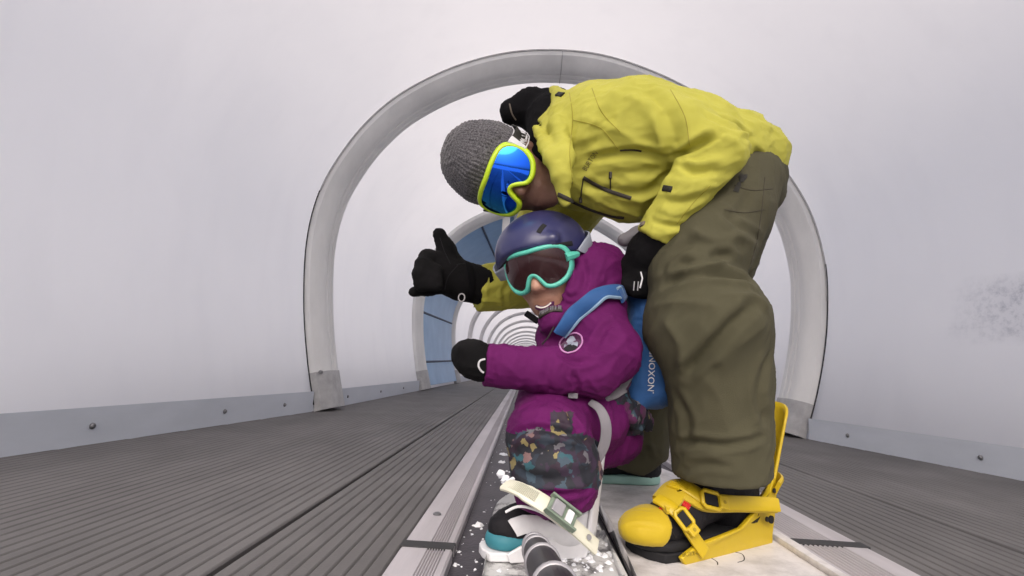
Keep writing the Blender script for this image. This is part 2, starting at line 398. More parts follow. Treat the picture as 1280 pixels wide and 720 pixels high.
for (x0, x1, y, lab) in ((SL0-.002, SL1+.001, jl, 'dark joint strip across the left belt rail'), (SR0-.001, SR1+.002, jr, 'dark joint strip across the right belt rail')):
    b = MB(); n = 10
    for i in range(n+1):
        x = x0+(x1-x0)*i/n; j0 = y-.014+.0015*noise.noise(Vector((x*25,y,1))); j1 = y+.018+.0015*noise.noise(Vector((x*25,y,5)))
        b.V += [Vector((x,j0,-.02)), Vector((x,j0,.0068)), Vector((x,j1,.0068)), Vector((x,j1,-.02))]
    for i in range(n):
        for j in range(3): b.F.append((i*4+j, i*4+j+1, i*4+5+j, i*4+4+j))
    tag(b.build('joint_strip', M['seal']), lab, 'joint strip', 'joint strips of the belt rails')

# outside: snowfield under and around the tunnel
V = [(-900,-900,-.12),(900,-900,-.12),(900,900,-.12),(-900,900,-.12)]
tag(mesh_obj('ground', V, [(0,1,2,3)], M['snow']), None, None, None, 'structure')

# snow crumbs on the belt
b = MB()
def crumb(x, y, r, z0):
    n = 6; pts = []
    for j in range(n):
        a = 2*math.pi*j/n; q = r*random.uniform(.6, 1.3); pts.append(Vector((x+math.cos(a)*q, y+math.sin(a)*q*1.3, z0)))
    top = [p.lerp(Vector((x,y,z0)), .45)+Vector((0,0,r*random.uniform(.3,.7))) for p in pts]
    b.add(pts+top, [tuple(range(n,2*n))]+[(j,(j+1)%n,n+(j+1)%n,n+j) for j in range(n)])
for i in range(260):
    y = .55+random.random()**1.8*3.0; crumb(random.uniform(SL1+.004, SL1+.26), y, random.choice([.0012,.0016,.002,.003]), -.016)
for (px, py, r) in ((598,657,.011),(602,680,.004),(574,690,.004),(569,707,.006),(605,640,.003),(590,668,.003),(625,646,.003)):
    p = atz(px, py, -.016); crumb(p.x, p.y, r, -.016)
    for q in range(4): crumb(p.x+random.gauss(0,r), p.y+random.gauss(0,r*1.5), r*.4, -.016)
for (px, py, r) in ((632,598,.012),(628,575,.011),(630,565,.010),(635,555,.007),(633,585,.008),(627,592,.010),(634,545,.008),(636,535,.007),(637,527,.006),(638,520,.006)):
    p = atz(px, py, -.005)
    for q in range(4): crumb(p.x+random.gauss(0,r*.8), p.y+random.gauss(0,r), r*random.uniform(.4,1), -.016)
sn = b.build('snow_crumbs', M['snow']); tag(sn, 'crumbs of snow scattered along the dark belt', 'snow', None, 'stuff')

# ---------------------------------------------------------------- light
W = bpy.data.worlds.new('World'); SC.world = W; W.use_nodes = True; t = W.node_tree
sky = t.nodes.new('ShaderNodeTexSky'); sky.sky_type = 'NISHITA'; sky.sun_disc = False
SUN_EL, SUN_AZ = 44, 183
sky.sun_elevation = R_(SUN_EL); sky.sun_rotation = R_(SUN_AZ); sky.air_density = .5; sky.dust_density = 5.6; sky.ozone_density = .3
bg = t.nodes['Background']; bg.inputs['Strength'].default_value = .12; t.links.new(sky.outputs[0], bg.inputs['Color'])
sl = bpy.data.lights.new('sun', 'SUN'); sl.energy = 1.0; sl.angle = R_(45); sl.color = (1, .995, .985)
so = bpy.data.objects.new('sun', sl); COL.objects.link(so)
az = R_(SUN_AZ); d = Vector((math.sin(az)*math.cos(R_(SUN_EL)), math.cos(az)*math.cos(R_(SUN_EL)), math.sin(R_(SUN_EL))))
so.rotation_euler = (-d).to_track_quat('-Z', 'Y').to_euler(); so.location = d*30
SC.view_settings.view_transform = 'Standard'; SC.view_settings.look = 'None'; SC.view_settings.gamma = 1; SC.view_settings.use_curve_mapping = False
SC.view_settings.exposure = 0.53
SC.render.engine = 'CYCLES'; SC.cycles.use_denoising = True
SC.cycles.max_bounces = 8; SC.cycles.diffuse_bounces = 5; SC.cycles.transmission_bounces = 6
# ---------------------------------------------------------------- organic surfaces: smooth unions of tapered limbs, meshed on a grid
def PX(px, py, d): return at(px, py, d)
class Body:
    def __init__(s): s.p = []
    def cap(s, a, b, ra, rb, k=.02, flat=False, ext=None, flata=False):
        s.p.append(('cap', Vector(a), Vector(b), ra, rb, k, flat, ext, flata)); return s
    def chain(s, pts, k=.02, flat=False, ext=None):       # pts: (px, py, depth, radius in photo pixels)
        q = [(at(a, b, c), r*c/F) for (a, b, c, r) in pts]
        for i in range(len(q)-1): s.cap(q[i][0], q[i+1][0], q[i][1], q[i+1][1], k if i == 0 else .012, flat and i == len(q)-2, ext)
        return s
    def ell(s, c, rad, axes=None, k=.01): s.p.append(('ell', Vector(c), rad, axes, k)); return s
    def box(s, c, half, axes, rnd, k=.01): s.p.append(('box', Vector(c), half, axes, rnd, k)); return s
    def sub(s, kind, *a, k=.006): s.p.append(('sub', kind, a, k)); return s
    def cut(s, pt, n, k=.003): s.p.append(('cut', Vector(pt), Vector(n).normalized(), k)); return s
    def bounds(s):
        lo = np.full(3, 1e9); hi = -lo
        for p in s.p:
            if p[0] == 'cap':
                e = 1.0 if p[7] is None else max(1.0, p[7][1])
                for c, r in ((p[1], p[3]), (p[2], p[4])):
                    lo = np.minimum(lo, np.array(c)-r*e); hi = np.maximum(hi, np.array(c)+r*e)
            elif p[0] in ('ell', 'box'):
                r = max(p[2])*(1.75 if p[0] == 'box' else 1); lo = np.minimum(lo, np.array(p[1])-r); hi = np.maximum(hi, np.array(p[1])+r)
        return lo-.03, hi+.03
    @staticmethod
    def dcap(X, a, b, ra, rb, ext=None, flat=False, flata=False):
        a = np.array(a); b = np.array(b); ab = b-a; L2 = float(ab@ab)+1e-12
        D = X-a
        if ext is not None:
            e = np.array(ext[0], float); e /= np.linalg.norm(e); D = D - (D@e)[..., None]*e*(1-1/ext[1]); ab = ab - (ab@e)*e*(1-1/ext[1]); L2 = float(ab@ab)+1e-12
        h = np.clip((D@ab)/L2, 0, 1)
        d = np.sqrt(((D-h[..., None]*ab)**2).sum(-1)) - (ra+(rb-ra)*h)
        if flat: d = np.maximum(d, (D@ab)/math.sqrt(L2)-math.sqrt(L2))
        if flata: d = np.maximum(d, -(D@ab)/math.sqrt(L2))
        return d
    @staticmethod
    def dell(X, c, rad, axes):
        D = X-np.array(c)
        if axes is not None: D = D@np.array([list(a) for a in axes]).T
        r = np.array(rad); k0 = np.sqrt(((D/r)**2).sum(-1)); k1 = np.sqrt(((D/r**2)**2).sum(-1))+1e-9
        return k0*(k0-1)/k1
    @staticmethod
    def dbox(X, c, half, axes, rnd):
        D = X-np.array(c)
        if axes is not None: D = D@np.array([list(a) for a in axes]).T
        q = np.abs(D)-(np.array(half)-rnd)
        return np.sqrt((np.maximum(q, 0)**2).sum(-1))+np.minimum(q.max(-1), 0)-rnd
    def ev(s, X):
        d = None
        for p in s.p:
            if d is None and p[0] in ('sub', 'cut'): continue
            if p[0] == 'cap': n, k = s.dcap(X, p[1], p[2], p[3], p[4], p[7], p[6], p[8]), p[5]
            elif p[0] == 'ell': n, k = s.dell(X, p[1], p[2], p[3]), p[4]
            elif p[0] == 'box': n, k = s.dbox(X, p[1], p[2], p[3], p[4]), p[5]
            elif p[0] == 'sub':
                n = s.dcap(X, *p[2]) if p[1] == 'cap' else (s.dell(X, *p[2]) if p[1] == 'ell' else s.dbox(X, *p[2])); k = p[3]
                h = np.clip(.5-.5*(n+d)/k, 0, 1); d = d+(-n-d)*h+k*h*(1-h); continue
            else:
                n = (X-np.array(p[1]))@np.array(p[2]); k = p[3]
                h = np.clip(.5-.5*(d-n)/k, 0, 1); d = d+(n-d)*h+k*h*(1-h); continue
            if d is None: d = n
            else:
                h = np.clip(.5+.5*(d-n)/k, 0, 1); d = d+(n-d)*h-k*h*(1-h)
        return d
    def mesh(s, vox):
        lo, hi = s.bounds(); Bk = 24; n = np.ceil((hi-lo)/vox/Bk).astype(int)
        g = np.stack(np.meshgrid(*[np.arange(k) for k in n], indexing='ij'), -1).reshape(-1, 3)
        c = lo+(g*Bk+Bk/2)*vox; reach = Bk*vox*.87*1.9+.09; allp = s.p; d = s.ev(c)
        PD = [None if p[0] in ('sub', 'cut') else (s.dcap(c, p[1], p[2], p[3], p[4], p[7]) if p[0] == 'cap' else (s.dell(c, p[1], p[2], p[3]) if p[0] == 'ell' else s.dbox(c, p[1], p[2], p[3], p[4]))) for p in allp]; sel = np.where(np.abs(d) < Bk*vox*.87*1.9+.03)[0]; keep = g[sel]
        dims = n*Bk+2; VV = []; KK = []; QQ = []
        for o, si in zip(keep*Bk, sel):
            s.p = [p for p, q in zip(allp, PD) if q is None or q[si] < reach]
            if all(p[0] in ('sub', 'cut') for p in s.p): continue
            ax = [lo[i]+vox*(o[i]-1+np.arange(Bk+2)) for i in range(3)]
            f = s.ev(np.stack(np.meshgrid(*ax, indexing='ij'), -1))
            if f.min() >= 0 or f.max() < 0: continue
            V, Q, ijk = nets(f, lo+(o-1)*vox, vox)
            if not len(V): continue
            gk = ijk+o; key = (gk[:, 0]*dims[1]+gk[:, 1])*dims[2]+gk[:, 2]
            VV.append(V); KK.append(key)
            if len(Q): QQ.append(key[Q])
        s.p = allp; key = np.concatenate(KK); u, first = np.unique(key, return_index=True); V = np.concatenate(VV)[first]
        Q = np.searchsorted(u, np.concatenate(QQ)); used = np.zeros(len(V), bool); used[Q.ravel()] = True
        re = np.cumsum(used)-1; return V[used], re[Q]
def nets(f, lo, h):
    ins = f < 0; nx, ny, nz = f.shape; acc = np.zeros((nx-1, ny-1, nz-1, 3)); cnt = np.zeros((nx-1, ny-1, nz-1)); sl = lambda o, n: slice(o, n-1+o)
    for axis in range(3):
        o = [a for a in range(3) if a != axis]
        for u in (0, 1):
            for v in (0, 1):
                A = [None]*3; B = [None]*3; N_ = (nx, ny, nz)
                A[axis] = sl(0, N_[axis]); B[axis] = sl(1, N_[axis])
                A[o[0]] = B[o[0]] = sl(u, N_[o[0]]); A[o[1]] = B[o[1]] = sl(v, N_[o[1]])
                fa, fb = f[tuple(A)], f[tuple(B)]; cr = ins[tuple(A)] != ins[tuple(B)]
                t = np.where(cr, fa/np.where(cr, fa-fb, 1), 0)
                acc[..., axis] += np.where(cr, t, 0); acc[..., o[0]] += np.where(cr, u, 0); acc[..., o[1]] += np.where(cr, v, 0); cnt += cr
    act = cnt > 0; idx = -np.ones(act.shape, int); ijk = np.argwhere(act); idx[act] = np.arange(len(ijk))
    V = lo+h*(ijk+acc[act]/cnt[act][:, None]); Q = []
    for axis in range(3):
        o = [(axis+1) % 3, (axis+2) % 3]; A = [slice(None)]*3; B = [slice(None)]*3
        A[axis] = slice(1, -1); B[axis] = slice(2, None)
        for a in o: A[a] = B[a] = slice(1, -1)
        cr = ins[tuple(A)] != ins[tuple(B)]; e = np.argwhere(cr)
        if not len(e): continue
        e += 1; inside = ins[tuple(e.T)]
        def c(du, dv):
            q = e.copy(); q[:, o[0]] += du; q[:, o[1]] += dv; return idx[tuple(q.T)]
        q = np.stack([c(-1,-1), c(0,-1), c(0,0), c(-1,0)], 1); q[~inside] = q[~inside][:, ::-1]; Q.append(q)
    return V, (np.concatenate(Q) if Q else np.zeros((0, 4), int)), ijk
def fast_mesh(name, V, Q):
    me = bpy.data.meshes.new(name); me.vertices.add(len(V)); me.vertices.foreach_set('co', np.asarray(V, np.float32).ravel())
    me.loops.add(len(Q)*4); me.loops.foreach_set('vertex_index', Q.ravel().astype(np.int32)); me.polygons.add(len(Q))
    me.polygons.foreach_set('loop_start', np.arange(0, len(Q)*4, 4, dtype=np.int32)); me.update(calc_edges=True); me.validate(); return me
def vnorm(V, Q):
    n = np.cross(V[Q[:, 2]]-V[Q[:, 0]], V[Q[:, 3]]-V[Q[:, 1]]); N_ = np.zeros_like(V)
    for i in range(4): np.add.at(N_, Q[:, i], n)
    return N_/(np.linalg.norm(N_, axis=1)[:, None]+1e-12)
def seg_dist(V, P):
    best = np.full(len(V), 1e9); par = np.zeros(len(V))
    for i in range(len(P)-1):
        a, b = np.array(P[i]), np.array(P[i+1]); ab = b-a; D = V-a; h = np.clip(D@ab/(ab@ab+1e-12), 0, 1)
        d = np.sqrt(((D-h[:, None]*ab)**2).sum(1)); m = d < best; best[m] = d[m]; par[m] = (i+h[m])/(len(P)-1)
    return best, par
def hit(bvh, px, py, off=0.0):
    v = ray(px, py).normalized(); loc, n, i, d = bvh.ray_cast(CO, v)
    if loc is None:
        loc, n, i, d = bvh.find_nearest(CO+v*1.05)
        return loc+n*off, n
    return loc+n*off, n
BV = {}
def solid(name, body, vox, m, parent=None, folds=(), wr=0, wscale=14, wdir=None, smooth_it=1, post=None, matfn=None, key=None):
    V, Q = body.mesh(vox)
    for _ in range(smooth_it):                     # one relaxation pass takes the grid out of the surface
        S = np.zeros_like(V); c = np.zeros(len(V))
        for a, b in ((0,1),(1,2),(2,3),(3,0)):
            np.add.at(S, Q[:, a], V[Q[:, b]]); np.add.at(S, Q[:, b], V[Q[:, a]]); np.add.at(c, Q[:, a], 1); np.add.at(c, Q[:, b], 1)
        V = .5*V+.5*S/c[:, None]
    Nn = vnorm(V, Q)
    if folds or wr:
        disp = np.zeros(len(V))
        if folds:
            bv = BVHTree.FromPolygons([Vector(v) for v in V], [tuple(int(i) for i in q) for q in Q])
            for (pts, amp, w) in folds:            # a crease or a ridge in the cloth; amp in mm, w in mm
                P = [hit(bv, px, py)[0] for (px, py) in pts]
                P = catmull(P, max(6, 4*len(P))) if len(P) > 2 else P
                ds, pa = seg_dist(V, P); x = ds/(w*.001)
                prof = (np.exp(-1.5*x)+np.exp(-x*x))*.5 if amp > 0 else (np.exp(-1.6*x)+np.exp(-x*x))*.5-.5*np.exp(-((x-1.9)/.8)**2)
                disp += amp*.001*prof*np.clip(np.minimum(pa, 1-pa)*5+.25, 0, 1)
        if wr:
            wd = Vector(wdir).normalized() if wdir is not None else None
            w_ = np.empty(len(V)); nz = noise.noise
            for i, v in enumerate(V):
                q = Vector(v)
                if wd is not None: q = q-wd*q.dot(wd)*.62
                q = q*wscale; q += Vector((nz(q*.6), nz(q*.6+Vector((7,1,3))), nz(q*.6+Vector((2,9,4)))))*.9
                a = nz(q); b = nz(q*2.3+Vector((3,3,3)))
                ra = max(0, 1-abs(a)*3.2); rb = max(0, 1-abs(b)*3.0); w_[i] = ra*ra*.9-.55*max(0, abs(a)-.25)+rb*rb*.5+.25*max(0, 1-abs(nz(q*5.1+Vector((1,7,2))))*3.0)**2-.36
            disp += wr*.001*w_
        V = V+Nn*disp[:, None]
    if post: V = post(V, Nn)
    me = fast_mesh(name, V, Q)
    for x in (m if isinstance(m, (list, tuple)) else [m]): me.materials.append(x)
    if matfn:
        c = V[Q].mean(1); me.polygons.foreach_set('material_index', np.asarray(matfn(c), np.int32))
    me.shade_smooth(); o = link(name, me, parent)
    BV[key or name] = BVHTree.FromPolygons([Vector(v) for v in V], [tuple(int(i) for i in q) for q in Q])
    return o
def on(key, pts, off=.001, n=24, closed=False):
    """lay a line of photo points on a surface: points and normals"""
    P = []; Nn = []
    px = catmull([(a, b, 0) for (a, b) in pts], n, closed) if len(pts) > 2 else [Vector((pts[0][0]+(pts[1][0]-pts[0][0])*i/n, pts[0][1]+(pts[1][1]-pts[0][1])*i/n, 0)) for i in range(n+1)]
    for q in px:
        p, m_ = hit(BV[key], q.x, q.y, off); P.append(p); Nn.append(m_)
    for _ in range(2):
        Nn = [(Nn[max(0,i-1)]+Nn[i]*2+Nn[min(len(Nn)-1,i+1)]).normalized() for i in range(len(Nn))]
    return P, Nn
def cord_on(name, key, pts, rad, m, parent, n=24, off=.0005):
    P, Nn = on(key, pts, off, n); b = MB(); b.tube(P, rad, 6); return b.build(name, m, parent)
def strap_on(name, key, pts, width, thick, m, parent, n=24, off=.0, bevel=0):
    P, Nn = on(key, pts, off, n); b = MB(); b.strip(P, Nn, width, thick); return b.build(name, m, parent, angle=50)
def patch_on(name, key, poly, thick, m, parent, off=.0006, sub=3):
    """a flat mark (print, badge, letter) laid on a surface: photo polygon -> thin slab that follows it"""
    bm = bmesh.new(); vs = [bm.verts.new((x, y, 0)) for (x, y) in poly]; bm.faces.new(vs)
    bmesh.ops.triangulate(bm, faces=bm.faces); bmesh.ops.subdivide_edges(bm, edges=bm.edges, cuts=sub, use_grid_fill=True)
    return _lay(name, bm, key, thick, m, parent, off)
def _lay(name, bm, key, thick, m, parent, off):
    bm.normal_update()
    for v in bm.verts:
        p, n = hit(BV[key], v.co.x, v.co.y, off); v.co = p
    bmesh.ops.recalc_face_normals(bm, faces=bm.faces)
    me = bpy.data.meshes.new(name); bm.to_mesh(me); bm.free(); me.materials.append(m)
    # face the camera side, then give it thickness
    if len(me.polygons):
        c = sum(((CO-p.center).dot(p.normal)*p.area for p in me.polygons))
        if c < 0: me.flip_normals()
    o = link(name, me, parent); md = o.modifiers.new('thickness', 'SOLIDIFY'); md.thickness = thick; md.offset = 1; return o
def text_on(name, key, txt, px, py, size, ang, m, parent, thick=.0004, off=.0006, sx=1.0, bold=0.0):
    cu = bpy.data.curves.new(name, 'FONT'); cu.body = txt; cu.size = size; cu.align_x = 'CENTER'; cu.align_y = 'CENTER'; cu.resolution_u = 2; cu.offset = bold
    tmp = bpy.data.objects.new(name, cu); COL.objects.link(tmp)
    dg = bpy.context.evaluated_depsgraph_get(); me = bpy.data.meshes.new_from_object(tmp.evaluated_get(dg)); bpy.data.objects.remove(tmp); bpy.data.curves.remove(cu)
    bm = bmesh.new(); bm.from_mesh(me); bpy.data.meshes.remove(me); c, s = math.cos(R_(ang)), math.sin(R_(ang))
    for v in bm.verts:
        x, y = v.co.x*sx, v.co.y; v.co = Vector((px+x*c+y*s, py+x*s-y*c, 0))     # photo y runs down
    return _lay(name, bm, key, thick, m, parent, off)
def grow(V, Nn): return V
# ---------------------------------------------------------------- cloth, skin, plastics
def fabric(name, col, col2, rough=.75, crease=9, weave=900, bump=.25, spec=.3, sheen=.15, nscale=5):
    m, t, b = nt(name); b.inputs['Roughness'].default_value = rough; b.inputs['Specular IOR Level'].default_value = spec
    b.inputs['Sheen Weight'].default_value = sheen; b.inputs['Sheen Roughness'].default_value = .45
    tc = N(t, 'ShaderNodeTexCoord'); n = N(t, 'ShaderNodeTexNoise', Scale=nscale, Detail=8, Roughness=.62); t.links.new(tc.outputs['Object'], n.inputs['Vector'])
    r = N(t, 'ShaderNodeValToRGB'); e = r.color_ramp.elements; e[0].position = .32; e[0].color = rgb(col2); e[1].position = .66; e[1].color = rgb(col)
    t.links.new(n.outputs['Fac'], r.inputs['Fac']); t.links.new(r.outputs['Color'], b.inputs['Base Color'])
    w = N(t, 'ShaderNodeTexNoise', Scale=weave, Detail=2); t.links.new(tc.outputs['Object'], w.inputs['Vector'])
    w2 = N(t, 'ShaderNodeTexNoise', Scale=crease, Detail=3, Roughness=.5, Distortion=.8); w2.noise_type = 'RIDGED_MULTIFRACTAL'; t.links.new(tc.outputs['Object'], w2.inputs['Vector'])
    ad = N(t, 'ShaderNodeMath', operation='MULTIPLY_ADD'); ad.inputs[1].default_value = .25; t.links.new(w.outputs['Fac'], ad.inputs[0]); t.links.new(w2.outputs['Fac'], ad.inputs[2])
    bp = N(t, 'ShaderNodeBump', Strength=bump, Distance=.016); t.links.new(ad.outputs[0], bp.inputs['Height']); t.links.new(bp.outputs['Normal'], b.inputs['Normal'])
    return m
M['yellow'] = fabric('yellow_shell', (.50,.48,.075), (.44,.42,.06), .62, bump=.5, sheen=.0)
M['yellowdk'] = fabric('yellow_taped_seam', (.36,.32,.03), (.30,.26,.03), .7)
M['olive'] = fabric('olive_canvas', (.078,.073,.042), (.064,.059,.033), .85, bump=.5, sheen=0)
M['olivedk'] = mat('olive_stitch', (.045,.038,.024), .8)
M['purple'] = fabric('purple_shell', (.118,.007,.094), (.094,.0055,.074), .7, bump=.5, sheen=0, spec=.2)
M['purpledk'] = fabric('dark_purple_lining', (.085,.012,.065), (.06,.01,.05), .8)
M['black'] = fabric('black_fleece', (.0075,.007,.008), (.004,.004,.005), .95, bump=.5, sheen=0, spec=.12)
M['glove'] = fabric('black_glove', (.0075,.007,.008), (.004,.004,.0045), .85, bump=.6, spec=.16, sheen=0, nscale=18)
M['boot'] = fabric('black_boot', (.013,.012,.015), (.008,.0075,.0095), .65, sheen=0, spec=.25, bump=.3, nscale=15)
M['tan'] = fabric('tan_lining', (.16,.13,.10), (.11,.09,.07), .8)
M['webbing'] = fabric('grey_webbing', (.22,.21,.23), (.15,.145,.16), .8)
M['pack'] = fabric('blue_pack', (.022,.095,.27), (.016,.07,.21), .6, bump=.3)
M['packlt'] = fabric('pale_blue_edge', (.22,.33,.45), (.17,.27,.38), .7)
M['mark'] = mat('dark_print', (.012,.011,.008), .7)
M['chestmark'] = mat('chest_print', (.16,.14,.03), .7)
M['white_print'] = mat('white_print', (.62,.62,.64), .6)
M['greyprint'] = mat('grey_print', (.30,.33,.40), .6)
M['zip'] = mat('zip_tape', (.022,.016,.010), .6, bump=.3, bscale=300)
M['skin'] = mat('skin', (.20,.105,.075), .55, 0, (.15,.072,.05), 22, bump=.25, bscale=260); M['skin'].node_tree.nodes['Principled BSDF'].inputs['Subsurface Weight'].default_value = .12
M['skin'].node_tree.nodes['Principled BSDF'].inputs['Subsurface Radius'].default_value = (.01,.004,.002)
M['skin2'] = mat('child_skin', (.42,.23,.16), .5, 0, (.34,.17,.115), 22, bump=.2, bscale=260)
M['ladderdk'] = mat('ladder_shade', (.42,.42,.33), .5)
M['lip'] = mat('lip', (.25,.09,.075), .45)
M['teeth'] = mat('teeth', (.7,.66,.6), .3)
M['neon'] = mat('neon_frame', (.52,.72,.02), .38, 0, (.46,.64,.02), 8)
M['mint'] = mat('mint_frame', (.10,.50,.39), .36, 0, (.08,.43,.335), 8)
M['foam'] = mat('goggle_foam', (.02,.02,.02), .95)
M['navy'] = mat('navy_shell', (.030,.032,.105), .34, 0, (.024,.025,.088), 6, bump=.03, bscale=300, coat=.15)
M['vent'] = mat('vent_black', (.004,.004,.006), .8)
M['yplast'] = mat('yellow_plastic', (.56,.40,.011), .42, 0, (.50,.35,.010), 9, bump=.05, bscale=200)
M['ypad'] = fabric('yellow_strap_pad', (.52,.37,.013), (.45,.32,.011), .6, bump=.2)
M['yshade'] = mat('moulded_lettering', (.34,.24,.01), .6)
M['wplast'] = mat('white_plastic', (.74,.74,.75), .42, 0, (.60,.60,.62), 14, bump=.08, bscale=120)
M['cream'] = mat('cream_ladder', (.66,.65,.52), .45, 0, (.58,.57,.47), 12)
M['greenish'] = mat('green_grey_buckle', (.23,.29,.22), .35, .2, (.16,.21,.16), 20)
M['teal'] = mat('teal_rubber', (.035,.22,.27), .6, 0, (.03,.17,.21), 16)
M['mintsole'] = mat('mint_rubber', (.30,.50,.44), .6, 0, (.25,.42,.37), 16)
M['red'] = fabric('red_lace', (.55,.018,.012), (.42,.012,.01), .6)
M['grip'] = mat('pole_black', (.030,.028,.032), .38, .2, (.02,.019,.022), 10, bump=.05, bscale=200)
M['ringgrey'] = mat('pole_collar', (.36,.35,.37), .4, .3, (.28,.275,.29), 10)

def lens_mat(name, base, graz, metal, rough):
    m, t, b = nt(name); b.inputs['Metallic'].default_value = metal; b.inputs['Roughness'].default_value = rough
    lw = N(t, 'ShaderNodeLayerWeight', Blend=.35); r = N(t, 'ShaderNodeValToRGB'); e = r.color_ramp.elements
    e[0].position = .05; e[0].color = rgb(base); e[1].position = .75; e[1].color = rgb(graz)
    t.links.new(lw.outputs['Facing'], r.inputs['Fac']); t.links.new(r.outputs['Color'], b.inputs['Base Color']); return m
M['lens_blue'] = lens_mat('blue_mirror_lens', (.02,.13,.80), (.04,.60,.75), 1.0, .06)
M['lens_dark'] = lens_mat('dark_rose_lens', (.028,.008,.010), (.06,.02,.02), .2, .12)
def knit_mat():
    m, t, b = nt('grey_knit'); b.inputs['Roughness'].default_value = .95; b.inputs['Specular IOR Level'].default_value = .15; b.inputs['Sheen Weight'].default_value = .3
    tc = N(t, 'ShaderNodeTexCoord'); n = N(t, 'ShaderNodeTexNoise', Scale=330, Detail=3); t.links.new(tc.outputs['Object'], n.inputs['Vector'])
    r = N(t, 'ShaderNodeValToRGB'); e = r.color_ramp.elements; e[0].position = .36; e[0].color = (.035,.033,.037,1); e[1].position = .66; e[1].color = (.15,.145,.155,1)
    t.links.new(n.outputs['Fac'], r.inputs['Fac']); t.links.new(r.outputs['Color'], b.inputs['Base Color'])
    return m
M['knit'] = knit_mat()
def plaid_mat():
    m, t, b = nt('dark_patterned_cloth'); b.inputs['Roughness'].default_value = .75
    tc = N(t, 'ShaderNodeTexCoord'); wn = N(t, 'ShaderNodeTexNoise', Scale=45, Detail=4); t.links.new(tc.outputs['Object'], wn.inputs['Vector'])
    mp = N(t, 'ShaderNodeMapping'); mp.inputs['Scale'].default_value = (1, .7, 1.0); mp.inputs['Rotation'].default_value = (0, .35, .2); t.links.new(tc.outputs['Object'], mp.inputs['Vector'])
    mx = N(t, 'ShaderNodeMix', data_type='RGBA', blend_type='LINEAR_LIGHT'); mx.inputs['Factor'].default_value = .010
    t.links.new(mp.outputs['Vector'], mx.inputs['A']); t.links.new(wn.outputs['Color'], mx.inputs['B'])
    v = N(t, 'ShaderNodeTexVoronoi', Scale=66, Randomness=.9); v.distance = 'CHEBYCHEV'; t.links.new(mx.outputs['Result'], v.inputs['Vector'])
    sp = N(t, 'ShaderNodeSeparateColor'); t.links.new(v.outputs['Color'], sp.inputs[0])
    r = N(t, 'ShaderNodeValToRGB'); cr = r.color_ramp; cr.interpolation = 'CONSTANT'
    cols = [(0,(.010,.011,.018)),(.34,(.024,.012,.030)),(.54,(.014,.022,.036)),(.68,(.035,.06,.085)),(.75,(.022,.010,.022)),(.85,(.11,.105,.12)),(.885,(.22,.18,.075)),(.93,(.022,.08,.10)),(.965,(.17,.10,.10))]
    cr.elements[0].color = rgb(cols[0][1]); cr.elements[1].position = cols[1][0]; cr.elements[1].color = rgb(cols[1][1])
    for p, c in cols[2:]:
        e = cr.elements.new(p); e.color = rgb(c)
    t.links.new(sp.outputs[0], r.inputs['Fac']); t.links.new(r.outputs['Color'], b.inputs['Base Color']); return m
M['plaid'] = plaid_mat()

# ---------------------------------------------------------------- head kit
class Head:
    def __init__(s, c, f, sd, k):
        s.c = Vector(c); s.f = Vector(f).normalized(); sd = Vector(sd); s.s = (sd-s.f*sd.dot(s.f)).normalized(); s.u = s.f.cross(s.s); s.k = k
        if s.u.z < 0 and k < .95: s.u = -s.u
    def __call__(s, a, b, c): return s.c+(s.s*a+s.f*b+s.u*c)*s.k
    @property
    def ax(s): return (s.s, s.f, s.u)
    def R(s, *r): return tuple(x*s.k for x in r)
def head_body(H, B, neck=None):
    k = H.k
    B.ell(H(0,-.01,.03), H.R(.077,.098,.092), H.ax).ell(H(0,.025,-.03), H.R(.063,.075,.085), H.ax, .03).ell(H(0,.042,-.085), H.R(.046,.042,.032), H.ax, .03)
    for q in (-1, 1):
        B.ell(H(q*.042,.055,-.035), H.R(.024,.022,.022), H.ax, .02); B.ell(H(q*.078,-.005,-.008), H.R(.009,.018,.030), H.ax, .006)
        B.ell(H(q*.013,.098,-.042), H.R(.009,.010,.008), H.ax, .006); B.ell(H(q*.032,.078,.006), H.R(.014,.013,.012), H.ax, .006)
    B.cap(H(0,.090,.004), H(0,.112,-.034), .009*k, .0125*k, .012).cap(H(-.020,.084,-.071), H(.020,.084,-.071), .0085*k, .0085*k, .010).cap(H(-.017,.083,-.085), H(.017,.083,-.085), .009*k, .009*k, .010)
    B.ell(H(0,.072,-.110), H.R(.020,.019,.017), H.ax, .018).cap(H(0,-.015,-.05), neck or H(0,-.045,-.17), .054*k, .056*k, .03)
    B.sub('cap', H(-.024,.094,-.0785), H(0,.0985,-.078), .003*k, .003*k, k=.004); B.sub('cap', H(.024,.094,-.0785), H(0,.0985,-.078), .003*k, .003*k, k=.004)
    for q in (-1, 1): B.sub('ell', H(q*.008,.110,-.048), H.R(.0035,.004,.004), H.ax, k=.003)
GO = [(0,.050),(.03,.051),(.060,.048),(.077,.037),(.083,.012),(.080,-.014),(.067,-.034),(.046,-.043),(.027,-.039),(.016,-.021),(.008,-.009),(0,-.006)]
